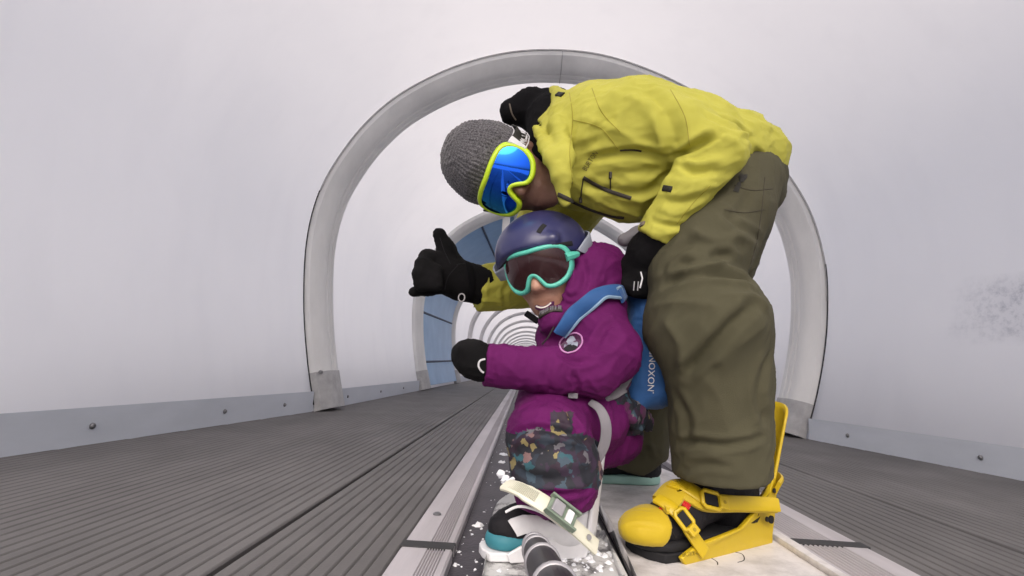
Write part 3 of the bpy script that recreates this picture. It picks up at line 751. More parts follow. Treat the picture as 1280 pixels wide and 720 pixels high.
def goggles(H, parent, frame_m, lens_m, wide=1.0, depth=.122):
    half = catmull([(a*wide, b, 0) for a, b in GO], 30); out = half+[Vector((-p.x, p.y, 0)) for p in half[-2:0:-1]]
    fy = lambda a: depth-(a**2)*6.2
    P = [H(p.x, fy(p.x), p.y) for p in out]; c0 = Vector((0, .012, 0))
    # frame: a rounded band round the lens that reaches back to the face
    b = MB(); n = len(out); prof = [(.003,.004),(.0058,.000),(.007,-.010),(.004,-.026),(-.001,-.026),(-.004,-.008),(-.0052,.001),(-.002,.0045)]
    for i, p in enumerate(out):
        tg = (out[(i+1) % n]-out[i-1]).normalized(); nr = Vector((tg.y, -tg.x, 0)); 
        if nr.dot(p-c0) < 0 and abs(p.x) > .03: nr = -nr
        elif abs(p.x) <= .03: nr = Vector((0, 1 if p.y > .02 else -1, 0)).lerp(nr if nr.dot(Vector((0, 1 if p.y > .02 else -1, 0))) > 0 else -nr, .6).normalized()
        for (o_, q) in prof:
            a = p+nr*o_; b.V.append(H(a.x, fy(p.x)+q, a.y))
    m = len(prof)
    for i in range(n):
        for j in range(m): b.F.append((i*m+j, i*m+(j+1) % m, ((i+1) % n)*m+(j+1) % m, ((i+1) % n)*m+j))
    fr = b.build('frame', frame_m, parent, angle=60)
    # foam skirt
    b = MB()
    for i, p in enumerate(out):
        d = p-c0
        for (sc, q) in ((.98,-.022),(.93,-.046),(.86,-.046),(.9,-.02)): a = c0+d*sc; b.V.append(H(a.x, fy(p.x)+q, a.y))
    for i in range(n):
        for j in range(4): b.F.append((i*4+j, i*4+(j+1) % 4, ((i+1) % n)*4+(j+1) % 4, ((i+1) % n)*4+j))
    b.build('foam', M['foam'], parent)
    # lens: a bulged shield filling the outline (columns keep it convex round the nose)
    b = MB(); top = half[:]; cols = 40; V = []
    def span(x):
        ys = []
        for i in range(n):
            a, c = out[i], out[(i+1) % n]
            if (a.x-x)*(c.x-x) <= 0 and a.x != c.x: ys.append(a.y+(c.y-a.y)*(x-a.x)/(c.x-a.x))
        return (min(ys), max(ys))
    xm = max(p.x for p in out)-.0008; rows = 14
    for i in range(cols+1):
        x = xm*math.sin(math.pi*(i/cols-.5)); lo, hi = span(x)
        for j in range(rows+1):
            y = lo+(hi-lo)*j/rows; v = (y-.012)/.05; b.V.append(H(x, fy(x)+.0015-.013*v*v*.6, y))
    for i in range(cols):
        for j in range(rows): a = i*(rows+1)+j; b.F.append((a, a+1, a+rows+2, a+rows+1))
    ln = b.build('lens', lens_m, parent); md = ln.modifiers.new('thickness', 'SOLIDIFY'); md.thickness = .002; md.offset = -1
    return fr, ln
def head_band(H, bvh, z0, z1, t0, t1, width, thick, n=40, start=None):
    """a strap round the back of the head: rays shot inwards find the hat"""
    P = []; Nn = []
    for i in range(n+1):
        a = t0+(t1-t0)*i/n; z = z0+(z1-z0)*math.sin(math.pi*i/n); o = H(math.sin(a)*.3, math.cos(a)*.3, z); c = H(0,-.01,z)
        loc, nr, _, _ = bvh.ray_cast(o, (c-o).normalized())
        if loc is None: loc = H(math.sin(a)*.085, math.cos(a)*.1, z); nr = (o-c).normalized()
        P.append(loc+nr*.001); Nn.append(nr)
    return P, Nn
def glove(name, segs, vox, m, parent, key=None, k=.006):
    B = Body()
    for q in segs:
        pts = q[0]; B.chain(pts, q[1] if len(q) > 1 else k)
    return solid(name, B, vox, m, parent, key=key, wr=1.1, wscale=45)
# ---------------------------------------------------------------- the grown-up
Y3 = (0, 1, 0)
adult = empty('person', atz(860, 640, 0), 'person in a yellow jacket, olive trousers and grey beanie bending over the child', 'person')
HA = Head(at(640,216,1.12), (-.05,-.80,-.60), (.33,-.55,.77), .93)
if HA.u.x > 0: HA.u = -HA.u
B = Body(); head_body(HA, B, at(728,192,1.17))
def inner(pts): B.chain(pts, .03)
inner([(735,192,1.17,34),(770,185,1.17,50),(860,195,1.18,46),(940,215,1.18,34)])
inner([(770,165,1.05,26),(905,198,1.0,20),(830,285,1.02,15),(803,330,1.1,12)]); inner([(745,205,1.38,26),(680,335,1.42,20),(610,358,1.36,15),(560,346,1.32,13)])
inner([(908,250,1.10,28),(868,350,1.04,22),(880,400,1.03,28),(898,540,1.04,22),(902,565,1.05,18)]); inner([(925,240,1.28,28),(852,400,1.42,26),(806,520,1.50,16),(802,545,1.52,14)])
solid('body', B, .0042, M['skin'], adult, key='adult_body')

B = Body(); EX = (Y3, 1.32)
B.chain([(742,184,1.17,74),(790,188,1.17,80),(850,196,1.18,74),(905,198,1.18,57),(938,200,1.18,43)], .05, ext=EX)
B.chain([(716,222,1.13,40),(790,226,1.13,52),(850,222,1.13,52)], .04)
B.chain([(728,185,1.15,62),(700,188,1.13,50)], .03)
B.chain([(786,150,1.06,48),(850,166,1.01,42),(902,188,.98,34)], .025); B.chain([(900,190,.98,34),(856,242,.99,30),(820,298,1.03,26)], .012, flat=True)
B.chain([(742,210,1.40,48),(692,275,1.43,46),(676,345,1.43,38)], .03); B.chain([(676,350,1.43,35),(594,361,1.35,28)], .015, flat=True)
B.cut(at(940,214,1.1), (at(930,290,1.1)-at(926,214,1.1)), .006) if False else None
B.sub('cap', at(640,196,1.10), at(722,190,1.16), 44*1.1/F, 36*1.1/F, k=.012)
B.chain([(668,160,1.07,4),(682,180,1.03,9),(692,198,1.0,12),(701,220,.99,12),(706,250,1.0,8)], .012); B.chain([(692,114,1.16,7),(700,124,1.10,11),(698,158,1.03,11),(706,196,.99,11),(706,226,.985,9)], .014)
hemp = at(938,213,1.1)
folds = [([(800,108),(832,140),(845,180),(838,198)],-5,16),([(742,128),(722,165),(718,205)],4,14),([(786,110),(758,150),(742,186)],-4,14),
 ([(812,122),(822,160),(830,186)],5,14),([(846,198),(872,182),(898,168)],-8,9),([(842,188),(880,164),(916,150)],5,12),([(834,200),(800,190),(760,194),(735,200)],-6,10),
 ([(840,196),(852,206),(872,206),(905,196)],6,9),([(850,206),(868,216),(900,212)],-5,8),([(832,206),(815,222),(780,224)],5,11),([(826,226),(806,240),(770,240)],-4,10),
 ([(880,168),(918,176),(928,196)],4,10),([(838,226),(868,230),(896,232)],4,8),([(828,250),(852,252),(882,244)],-4,8),([(822,262),(846,268),(868,260)],4,7),([(815,276),(838,282),(858,280)],-3,6),
 ([(728,236),(760,256),(800,268)],5,10),([(712,210),(740,232),(770,236)],-4,9),([(880,140),(920,158),(948,170)],-4,9),([(860,126),(905,146),(940,168)],4,10),([(930,172),(946,190),(950,206)],-4,7),
 ([(760,116),(800,128),(838,138)],3,12),([(735,150),(775,165),(805,180)],4,13),([(640,345),(630,365),(632,382)],-3,7),([(612,344),(608,364),(612,386)],3,5)]
def jacket_post(V, Nn): return V
# the lower hem: everything of the torso below the waist line is trousers; cut near the seat only
B.p.append(('cut2',)) ; B.p.pop()
folds = [(p, a*1.6, w*.9) for p, a, w in folds]
jk = solid('jacket', B, .005, M['yellow'], adult, folds, 5.0, 11, (.8,0,.25), 1)

# trousers
B = Body()
B.chain([(944,222,1.18,36),(938,238,1.18,40)], .03, ext=(Y3, 1.25))
B.chain([(932,226,1.12,44),(908,268,1.08,55),(880,310,1.05,59),(864,348,1.03,52),(882,404,1.02,75),(899,480,1.03,60),(902,592,1.05,56)], .02, flat=True)
B.chain([(934,230,1.28,44),(870,400,1.40,46),(806,500,1.48,32),(792,574,1.53,40)], .02, flat=True)
folds = [([(944,327),(900,320),(846,330)],-10,9),([(940,353),(901,343),(834,356)],-15,9),([(940,340),(900,331),(846,343)],8,8),([(943,380),(915,405),(885,437),(857,466)],-13,10),([(957,400),(925,427),(893,457)],8,12),([(830,400),(850,430),(853,470)],7,12),
 ([(838,557),(870,552),(905,556),(955,545)],-9,7),([(838,572),(890,570),(962,560)],6,9),([(850,592),(880,580),(920,586)],-4,7),([(900,262),(925,285),(950,300)],-6,9),([(860,285),(890,300),(935,292)],6,11),([(825,340),(850,312),(880,300)],-5,9),
 ([(962,440),(950,490),(958,530)],-5,10),([(880,470),(900,500),(910,545)],4,14),([(845,490),(858,520),(860,550)],-5,10),([(815,385),(850,378),(900,384)],6,10),([(958,388),(940,372),(915,370)],8,8),([(935,240),(925,262),(905,275)],-4,8),
 ([(780,520),(800,545),(822,570)],6,9),([(765,572),(790,555),(825,568)],-5,7),([(818,510),(806,540),(812,575)],-5,7)]
B.cut(at(960,592,1.05), at(966,640,1.05)-at(960,592,1.05)+Vector((.035,0,0)), .004)
tr = solid('trousers', B, .005, M['olive'], adult, folds, 3.6, 9, (.6,0,.8), 1)
# seams, pocket and printed mark on the hip
for pts in ([(956,222),(952,262),(946,300),(938,330)], [(905,262),(930,266),(955,262)], [(918,232),(940,238),(965,236)]): cord_on('seam', 'trousers', pts, .0009, M['olivedk'], tr)
patch_on('printed_mark', 'trousers', [(916,239),(922,228),(926,227),(926,233),(923,241)], .0006, M['mark'], tr)
patch_on('printed_mark', 'trousers', [(923,221),(926,217),(929,219),(934,218),(934,222),(928,225),(929,228),(925,228)], .0006, M['mark'], tr)

# jacket furniture
strap_on('chest_pocket_zip', 'jacket', [(729,222),(745,231),(762,239),(789,248)], .0085, .003, M['zip'], jk)
for pts in ([(729,224),(727,238),(726,248)], [(763,216),(763,228),(763,240)]): cord_on('zip_cord', 'jacket', pts, .0016, M['zip'], jk)
for p in ((726,248),(763,218)):
    q, n = hit(BV['jacket'], *p); b = MB(); b.tube([q+n*.003+Vector((0,0,.006)), q+n*.003-Vector((0,0,.008))], .0035, 6); b.build('zip_pull', M['zip'], jk)
strap_on('front_zip', 'jacket', [(698,243),(716,252),(738,262),(764,270),(780,272)], .009, .003, M['zip'], jk)
cord_on('flap_seam', 'jacket', [(775,188),(790,187),(802,189)], .0022, M['zip'], jk)
strap_on('sleeve_tab', 'jacket', [(829,235),(840,237)], .012, .003, M['mark'], jk); strap_on('cuff_tab', 'jacket', [(804,278),(802,283)], .012, .003, M['tan'], jk)
strap_on('snap_tab', 'jacket', [(697,118),(704,119)], .014, .004, M['mark'], jk)
for pts in ([(712,116),(716,150),(712,190),(716,232)], [(838,112),(856,146),(862,182)], [(716,150),(750,160),(772,186)], [(888,232),(868,252),(846,280)], [(740,110),(752,140),(775,165)]): cord_on('seam', 'jacket', pts, .0009, M['yellowdk'], jk)
text_on('chest_lettering', 'jacket', 'BURTON', 738, 201, 9.5, -57, M['chestmark'], jk, sx=.72, bold=.04)
# dark hood lining standing up behind the neck
B = Body(); B.chain([(640,140,1.20,17),(664,136,1.20,26),(690,146,1.20,36),(700,172,1.18,36)], .02); B.chain([(690,150,1.15,34),(694,200,1.12,40)], .02)
solid('hood_lining', B, .006, M['black'], jk, wr=3, wscale=16)
cord_on('lining_edge', 'hood_lining', [(637,130),(640,142),(645,150)], .0018, M['tan'], jk)
# beanie
B = Body(); B.ell(HA(-.008,-.022,.066), HA.R(.102,.118,.104), HA.ax).ell(HA(-.01,-.030,.125), (.066,.068,.050), HA.ax, .03)
B.cut(HA(0,.085,.042), tuple(-(HA.u*1.0-HA.f*.95)), .008)
def knit(V, Nn):
    D = V-np.array(HA.c); a = np.arctan2(D@np.array(HA.s), D@np.array(HA.f)); u = D@np.array(HA.u)
    return V+Nn*(.0013*np.sin(a*58)+.0008*np.sin(u*900+np.sin(a*58)*1.5))[:, None]
bn = solid('beanie', B, .003, M['knit'], adult, folds=[([(600,150),(612,180),(616,205)],-3,8),([(575,160),(580,190),(590,225)],3,10),([(620,150),(628,172)],-3,5)], wr=2.2, wscale=18, post=knit)
# goggles
g = empty('goggles', HA(0,.1,0), None, None); g.parent = adult; g.matrix_parent_inverse = wm(adult).inverted()
goggles(HA, g, M['neon'], M['lens_blue'], .98, .122)
P, Nn = head_band(HA, BV['beanie'], .012, .03, 1.05, 2*math.pi-1.05, .04, .003)
for _ in range(5): P = [P[0]]+[(P[i-1]+P[i]*2+P[i+1])/4 for i in range(1, len(P)-1)]+[P[-1]]; Nn = [Nn[0]]+[(Nn[i-1]+Nn[i]*2+Nn[i+1]).normalized() for i in range(1, len(Nn)-1)]+[Nn[-1]]
P = [p+n*.008 for p, n in zip(P, Nn)]; P[0] = HA(.083,.080,.012); P[-1] = HA(-.083,.080,.012); P[1] = (P[0]+P[2])/2; P[-2] = (P[-1]+P[-3])/2; Nn[0] = (HA.s*.8+HA.f*.6); Nn[1] = (Nn[0]+Nn[2]).normalized()
b = MB(); b.strip(P, Nn, .040, .003); sb = b.build('strap', M['mark'], g, angle=50); BV['strapA'] = BVHTree.FromPolygons([v.co.copy() for v in sb.data.vertices], [tuple(p.vertices) for p in sb.data.polygons])
for dz in (-.0185,.0185):
    b = MB(); b.strip([p+HA.u*dz+n*.0022 for p, n in zip(P, Nn)], Nn, .003, .0016); b.build('strap_edge', M['white_print'], g)
b = MB(); b.strip([P[0]+Nn[0]*.002, P[0].lerp(P[1], .5)+Nn[0]*.003, P[1]+Nn[1]*.003], [Nn[0], Nn[0], Nn[1]], .041, .003); b.build('strap_clip', M['wplast'], g)
# strap lettering, set along the strap
def letters_along(name, txt, P, Nn, up, start, size, m, parent, lift=.0036):
    cu = bpy.data.curves.new(name, 'FONT'); cu.body = txt; cu.size = size; cu.align_y = 'CENTER'; cu.offset = size*.02
    tmp = bpy.data.objects.new(name, cu); COL.objects.link(tmp); dg = bpy.context.evaluated_depsgraph_get(); me = bpy.data.meshes.new_from_object(tmp.evaluated_get(dg)); bpy.data.objects.remove(tmp); bpy.data.curves.remove(cu)
    bm = bmesh.new(); bm.from_mesh(me); bpy.data.meshes.remove(me)
    S = [0]
    for i in range(len(P)-1): S.append(S[-1]+(P[i+1]-P[i]).length)
    for v in bm.verts:
        x = start+v.co.x; i = max(0, min(len(P)-2, next((j for j in range(len(S)-1) if S[j+1] >= x), len(S)-2))); f = (x-S[i])/(S[i+1]-S[i]+1e-9)
        p = P[i].lerp(P[i+1], f); n = Nn[i].lerp(Nn[i+1], f).normalized(); v.co = p+n*lift+up*v.co.y
    bmesh.ops.recalc_face_normals(bm, faces=bm.faces); me = bpy.data.meshes.new(name); bm.to_mesh(me); bm.free(); me.materials.append(m); o = link(name, me, parent)
    md = o.modifiers.new('thickness', 'SOLIDIFY'); md.thickness = .0006; return o
letters_along('strap_lettering', 'SMITH', P, Nn, -HA.u, .016, .036, M['white_print'], g)
# gloves
glove('glove', [([(604,357,1.35,25),(580,352,1.33,25)],.02), ([(574,350,1.32,25),(548,340,1.30,25)],.012),
 ([(566,332,1.31,15),(558,312,1.30,11.5),(549,293,1.29,8.6)],.012),
 ([(556,326,1.29,11),(534,322,1.26,10),(528,331,1.235,9),(546,338,1.235,8)],.004), ([(552,338,1.28,11),(530,335,1.25,10),(525,343,1.225,9),(545,348,1.228,8)],.004),
 ([(550,349,1.28,11),(531,348,1.25,9.5),(527,355,1.23,8.5),(546,357,1.23,8)],.004), ([(556,358,1.29,10),(536,361,1.27,8.2),(517,365,1.26,6.6)],.006)], .0036, M['glove'], adult, 'glove_far')
gl = bpy.data.objects['glove']; strap_on('cuff_strap', 'glove_far', [(586,330),(590,352),(588,376)], .020, .003, M['black'], gl)
patch_on('cuff_mark', 'glove_far', [(584,339),(589,338),(590,344),(585,345)], .0006, M['white_print'], gl)
b = MB(); q = at(577,372,1.27); b.tube([q+Vector((.008*math.cos(a),0,.010*math.sin(a))) for a in np.linspace(0,2*math.pi,12,endpoint=False)], .0018, 6, closed=True); b.build('cuff_loop', M['ringgrey'], gl)
glove('glove', [([(824,296,1.03,25),(812,314,1.06,26)],.02), ([(812,316,1.06,26),(800,336,1.09,25)],.015), ([(806,330,1.07,17),(780,336,1.10,10),(772,352,1.11,9)],.008),
 ([(796,342,1.07,12),(784,356,1.08,9.5),(788,362,1.10,8)],.006), ([(804,346,1.06,12),(796,362,1.07,9.5),(800,366,1.10,8)],.006), ([(813,346,1.06,12),(809,363,1.07,9.5),(812,367,1.10,8)],.006), ([(820,344,1.06,11),(820,360,1.07,8.5),(822,364,1.10,7.5)],.006)], .0036, M['glove'], adult, 'glove_near')
gl2 = bpy.data.objects['glove.001']
for pts in ([(572,332),(560,346),(556,362)], [(563,330),(556,315),(550,297)], [(590,333),(580,330),(570,331)]): cord_on('glove_seam', 'glove_far', pts, .0011, M['boot'], gl, n=12)
B = Body(); B.chain([(781,300,1.12,9),(796,293,1.11,9),(806,290,1.10,10)], .01); solid('cuff_trim', B, .004, M['webbing'], gl2, wr=1.5, wscale=40)
b = MB(); b.tube([at(801,340,1.005), at(803,348,1.0), at(800,360,1.0)], .0016, 6); b.build('glove_cord', M['white_print'], gl2)

# ---------------------------------------------------------------- the grown-up's snowboard and bindings
ZT = .006                                       # board's top
def board(name, pts, zt, th, m, label, edge_m):
    """outline on the ground from plan points, with sidecut; lifted tips"""
    root = empty(name, Vector((sum(p[0] for p in pts)/len(pts), sum(p[1] for p in pts)/len(pts), 0)), label, 'snowboard')
    C = catmull([(x, y, 0) for x, y in pts], 80, True); b = MB(); n = len(C); cx = root.location.x; cy = root.location.y
    ymin = min(p.y for p in C); ymax = max(p.y for p in C)
    def z(y): 
        e = max(0, ymin+.16-y, y-ymax+.16); return zt+e*e*1.6
    for (zo) in (0, -th):
        for p in C: b.V.append(Vector((p.x, p.y, z(p.y)+zo)))
    L = 26; base = len(b.V)
    # top and bottom as strips of cross lines so that the lifted tips bend
    top = []
    for i in range(n//2+1):
        a, c = C[i % n], C[(n-i) % n]; row = []
        for j in range(9):
            p = a.lerp(c, j/8); row.append(len(b.V)); b.V.append(Vector((p.x, p.y, z(p.y))))
        top.append(row)
    for i in range(len(top)-1):
        for j in range(8): b.F.append((top[i][j], top[i][j+1], top[i+1][j+1], top[i+1][j]))
    deck_ = b.build('deck', m, root, angle=30)
    md = deck_.modifiers.new('thickness', 'SOLIDIFY'); md.thickness = th; md.offset = -1 if deck_.data.polygons[len(deck_.data.polygons)//2].normal.z > 0 else 1
    e = MB(); e.tube([Vector((p.x, p.y, z(p.y)-th*.6)) for p in C], th*.45, 6, closed=True); e.build('edge', edge_m, root)
    return root, deck_
def board_white():
    m, t, b = nt('white_topsheet'); b.inputs['Roughness'].default_value = .45
    tc = N(t, 'ShaderNodeTexCoord'); n = N(t, 'ShaderNodeTexNoise', Scale=7, Detail=8, Roughness=.7); t.links.new(tc.outputs['Object'], n.inputs['Vector'])
    r = N(t, 'ShaderNodeValToRGB'); e = r.color_ramp.elements; e[0].position = .36; e[0].color = (.40,.38,.37,1); e[1].position = .56; e[1].color = (.68,.655,.65,1)
    t.links.new(n.outputs['Fac'], r.inputs['Fac']); t.links.new(r.outputs['Color'], b.inputs['Base Color'])
    n2 = N(t, 'ShaderNodeTexNoise', Scale=90, Detail=4); t.links.new(tc.outputs['Object'], n2.inputs['Vector']); bp = N(t, 'ShaderNodeBump', Strength=.2, Distance=.004); t.links.new(n2.outputs['Fac'], bp.inputs['Height']); t.links.new(bp.outputs['Normal'], b.inputs['Normal'])
    return m
M['topsheet'] = board_white(); M['edge'] = mat('dark_board_edge', (.05,.045,.05), .5, .3)
g = lambda px, py: (lambda p: (p.x, p.y))(atz(px, py, ZT))
LX = g(772,700)[0]; RXa = g(965,655)[0]; RXb = g(1045,720)[0]
yb = g(1045,720)[1]
RX = RXb
wb, wd_ = board('snowboard', [(LX,.62),(LX-.004,.42),(LX+.05,.30),((LX+RX)/2,.265),(RX-.05,.30),(RX+.004,.42),(RX-.002,.62),(RX-.018,1.15),(RX-.005,1.62),(RX-.02,1.76),((LX+RX)/2,1.86),(LX+.03,1.76),(LX+.012,1.62),(LX+.022,1.15)], ZT, .012, M['topsheet'], 'white snowboard with a yellow binding under the grown-up', M['edge'])
BV['boardA'] = BVHTree.FromPolygons([v.co.copy() for v in wd_.data.vertices], [tuple(p.vertices) for p in wd_.data.polygons])
strap_on('graphic', 'boardA', [(880,705),(897,707),(910,717),(925,722)], [.001]+[.004+.011*math.sin(math.pi*i/24) for i in range(1,24)]+[.001], .0006, M['mark'], wd_, off=.0006)
cord_on('graphic', 'boardA', [(888,697),(896,702),(897,706)], .0012, M['mark'], wd_); cord_on('graphic', 'boardA', [(918,690),(928,693),(930,700),(922,703)], .0012, M['mark'], wd_)

# boot frame: u heel->toe, w towards the viewer, z up
SO = ZT+.020
A_ = atz(792,700,SO); B_ = atz(956,665,SO); U = (A_-B_); LB = U.length; U.normalize(); Wd = Vector((U.y, -U.x, 0)); 
if Wd.y > 0: Wd = -Wd
print('boot length', LB, A_, B_)
HL = B_ - Wd*.052
def L(u, w, z): return HL+U*u*1.18+Wd*w+Vector((0,0,z))
AX = (U, Wd, Vector((0,0,1)))
B = Body(); K = .02
B.ell(L(.035,0,.035), (.052,.047,.045), AX, K).cap(L(.03,0,.04), L(.02,0,.20), .050, .058, .03).cap(L(.06,0,.085), L(.17,0,.045), .050, .043, .03).ell(L(.215,0,.028), (.080,.048,.036), AX, .03).cap(L(.05,0,.16), L(.10,0,.085), .046, .042, .03)
B.cut(L(0,0,0), (0,0,-1), .006)
bt = solid('boot', B, .0036, M['boot'], adult, wr=1.6, wscale=28, key='bootA')
B = Body(); B.cap(L(.02,0,.005), L(.225,0,.005), .052, .054, .01, ext=((0,0,1), .5)).cut(L(0,0,-.004), (0,0,-1), .002).cut(L(0,0,.014), (0,0,1), .003); solid('sole', B, .0036, M['vent'], bt)
for pts in ([(826,613),(838,617),(846,624)], [(833,619),(845,624),(853,631)], [(842,625),(852,630),(860,637)], [(834,613),(848,622),(862,634)]): strap_on('lace', 'bootA', pts, .0075, .005, M['red'], bt, n=12)
for pts in ([(846,634),(853,637),(862,634)], [(850,640),(857,634)]): cord_on('lace_loop', 'bootA', pts, .0016, M['white_print'], bt)
text_on('boot_mark', 'bootA', '32', 818, 625, 9, 22, M['white_print'], bt, bold=.05)
for pts in ([(838,640),(835,655),(845,672)], [(862,650),(868,662),(866,680)]): cord_on('boot_seam', 'bootA', pts, .0012, M['mark'], bt)
# binding
bd = empty('binding', L(.1,0,-.02), None, None); bd.parent = wb; bd.matrix_parent_inverse = wm(wb).inverted()
b = MB(); pl = [(-.01,-.052),(.0,-.058),(.20,-.058),(.25,-.05),(.262,-.02),(.262,.02),(.25,.05),(.20,.058),(.0,.058),(-.01,.052)]
k = len(pl); b.V += [L(u, w, -.020) for u, w in pl]+[L(u, w, -.004) for u, w in pl]; b.F += [tuple(range(k))[::-1], tuple(range(k, 2*k))]+[(i, (i+1)%k, k+(i+1)%k, k+i) for i in range(k)]
b.build('base_plate', M['vent'], bd, bevel=.003)
side = [(.222,-.022),(.232,-.008),(.195,.008),(.135,.015),(.085,.022),(.045,.046),(.0,.078),(-.035,.104),(-.052,.100),(-.058,.078),(-.050,.045),(-.030,.018),(-.012,-.004),(-.012,-.022)]
for q in (1, -1):
    b = MB(); k = len(side); w0 = q*.056; w1 = q*.066
    pull = lambda u: q*(-max(0, -u-.0)*.45)
    b.V += [L(u, w0+pull(u), z) for u, z in side]+[L(u, w1+pull(u), z) for u, z in side]; b.F += [tuple(range(k)), tuple(range(k, 2*k))]+[(i, (i+1)%k, k+(i+1)%k, k+i) for i in range(k)]
    sr = b.build('side_rail', M['yplast'], bd, angle=30, bevel=.0025)
    if q == 1:
        sr0 = sr
        for (u, z, r) in ((.0,.028,.008),(.012,.030,.005),(-.034,.078,.005),(-.034,.052,.004)):
            b = MB(); b.tube([L(u, w1-.001+pull(u), z), L(u, w1+.002+pull(u), z)], r, 12); b.build('rail_hole', M['vent'], sr)
        BV['rail'] = BVHTree.FromPolygons([v.co.copy() for v in sr.data.vertices], [tuple(p.vertices) for p in sr.data.polygons])
        c_ = L(.155, w1, -.004); 
# heel loop
b = MB(); hl = [L(-.035,.052,.085), L(-.062,.040,.092), L(-.078,.018,.096), L(-.083,0,.097), L(-.078,-.018,.096), L(-.062,-.040,.092), L(-.035,-.052,.085)]
hl = catmull(hl, 20); b.strip(hl, [(p-L(-.02,0,p.z)).normalized() for p in hl], .030, .008); b.build('heel_loop', M['yplast'], bd, angle=50)
# highback
b = MB(); nu, nv = 14, 12
for i in range(nu+1):
    a = -1.25+2.5*i/nu
    for j in range(nv+1):
        v = j/nv; z = .085+v*.175*(1-.18*(abs(a)/1.25)**2.5); rr = .050+.010*v
        b.V.append(L(-.022-math.cos(a)*rr*1.0+ .012*v*0 -.034*v, math.sin(a)*(rr-.004), z))
for i in range(nu):
    for j in range(nv): a = i*(nv+1)+j; b.F.append((a, a+1, a+nv+2, a+nv+1))
hb = b.build('highback', M['yplast'], bd, angle=50); md = hb.modifiers.new('thickness', 'SOLIDIFY'); md.thickness = .006; md.offset = 0
# straps laid over the boot
B2 = BV['bootA']
def girth(key, c, e, phis, off, ends=((), ()), w=Wd):
    P = []; 
    for ph in phis:
        d_ = w*math.sin(R_(ph))+e*math.cos(R_(ph)); loc, nr, _, _ = BV[key].ray_cast(c+d_*.35, -d_)
        if loc is None: loc = c+d_*.06
        P.append(loc)
    for _ in range(3): P = [P[0]]+[(P[i-1]+P[i]*2+P[i+1])/4 for i in range(1, len(P)-1)]+[P[-1]]
    P = list(ends[0])+P+list(ends[1]); P = catmull(P, 40); Nn = [(p-c).normalized() for p in P]
    return [p+n*off for p, n in zip(P, Nn)], Nn
P, Nn = on('bootA', [(830,603),(846,611),(864,621),(884,632)], 0, 14)
P = [p+n*.004 for p, n in zip(P, Nn)]+[L(.045,.066,.066), L(.0,.072,.057)]; Nn = Nn+[(Wd*.85+Vector((0,0,.5))).normalized(), (Wd*.95+Vector((0,0,.25))).normalized()]
for _ in range(3): P = [P[0]]+[(P[i-1]+P[i]*2+P[i+1])/4 for i in range(1, len(P)-1)]+[P[-1]]; Nn = [Nn[0]]+[(Nn[i-1]+Nn[i]*2+Nn[i+1]).normalized() for i in range(1, len(Nn)-1)]+[Nn[-1]]
P = catmull(P, 40); Nn = [v.normalized() for v in catmull(Nn, 40)]
b = MB(); b.strip(P, Nn, [.030+.022*math.sin(math.pi*min(1, .25+i/48)) for i in range(41)], .010); b.build('ankle_strap', M['ypad'], bd, angle=50)
Q = P[10:]; QN = Nn[10:]; Q = [p+n*.0095 for p, n in zip(Q, QN)]; b = MB(); b.strip(Q, QN, [.026]*len(Q), .005); lad = b.build('ankle_ladder', M['yplast'], bd, angle=50)
for i in range(1, 11):
    p, n = Q[i], QN[i]; t_ = (Q[i+1]-Q[i-1]).normalized(); w = t_.cross(n).normalized(); b = MB(); b.tube([p+n*.0055-w*.010, p+n*.0055+w*.010], .0012, 5); b.build('ladder_tooth', M['yplast'], lad)
ANK = (Q, QN)
def buckle_at(p, t_, n, ln, wd, parent, m, hole_m):
    n = (n-t_*n.dot(t_)).normalized(); w = n.cross(t_)
    pts = [p+t_*(ln*x)+w*(wd*y) for x, y in ((-.5,-.32),(-.36,-.5),(.36,-.5),(.5,-.32),(.5,.32),(.36,.5),(-.36,.5),(-.5,.32))]
    b = MB(); b.tube(pts, .0042, 8, closed=True); o = b.build('buckle', m, parent, angle=60); R3 = Matrix((t_, w, n)).transposed()
    b = MB(); b.box(p-n*.001, (ln*.70, wd*.66, .005), R3); b.build('buckle_slot', hole_m, o, smooth=False)
    b = MB(); b.box(p+t_*ln*.66+n*.001, (ln*.5, wd*.82, .009), R3); b.build('buckle_lever', m, o, smooth=False, bevel=.002)
    b = MB(); b.tube([p+t_*ln*.66+n*.004, p+t_*ln*.66+n*.0062], .0035, 10); b.build('screw', M['yshade'], o); return o
i = 21; buckle_at(Q[i]+QN[i]*.008, (Q[i+1]-Q[i-1]).normalized(), QN[i], .040, .030, bd, M['yplast'], M['vent'])
def buckle(key, c, ang, ln, wd, lift, parent, m, hole_m):
    p, n = hit(BV[key], *c); p2, _ = hit(BV[key], c[0]+math.cos(ang)*6, c[1]+math.sin(ang)*6); t_ = (p2-p); t_ = (t_-n*t_.dot(n)).normalized(); w = n.cross(t_); p = p+n*lift
    pts = [p+t_*(ln*x)+w*(wd*y) for x, y in ((-.5,-.32),(-.36,-.5),(.36,-.5),(.5,-.32),(.5,.32),(.36,.5),(-.36,.5),(-.5,.32))]
    b = MB(); b.tube(pts, .0042, 8, closed=True); o = b.build('buckle', m, parent, angle=60)
    b = MB(); R3 = Matrix((t_, w, n)).transposed(); b.box(p-n*.003, (ln*.72, wd*.70, .004), R3); b.build('buckle_slot', hole_m, o, smooth=False)
    b = MB(); b.box(p+t_*ln*.62, (ln*.5, wd*.8, .008), R3); b.build('buckle_lever', m, o, smooth=False, bevel=.002); return o
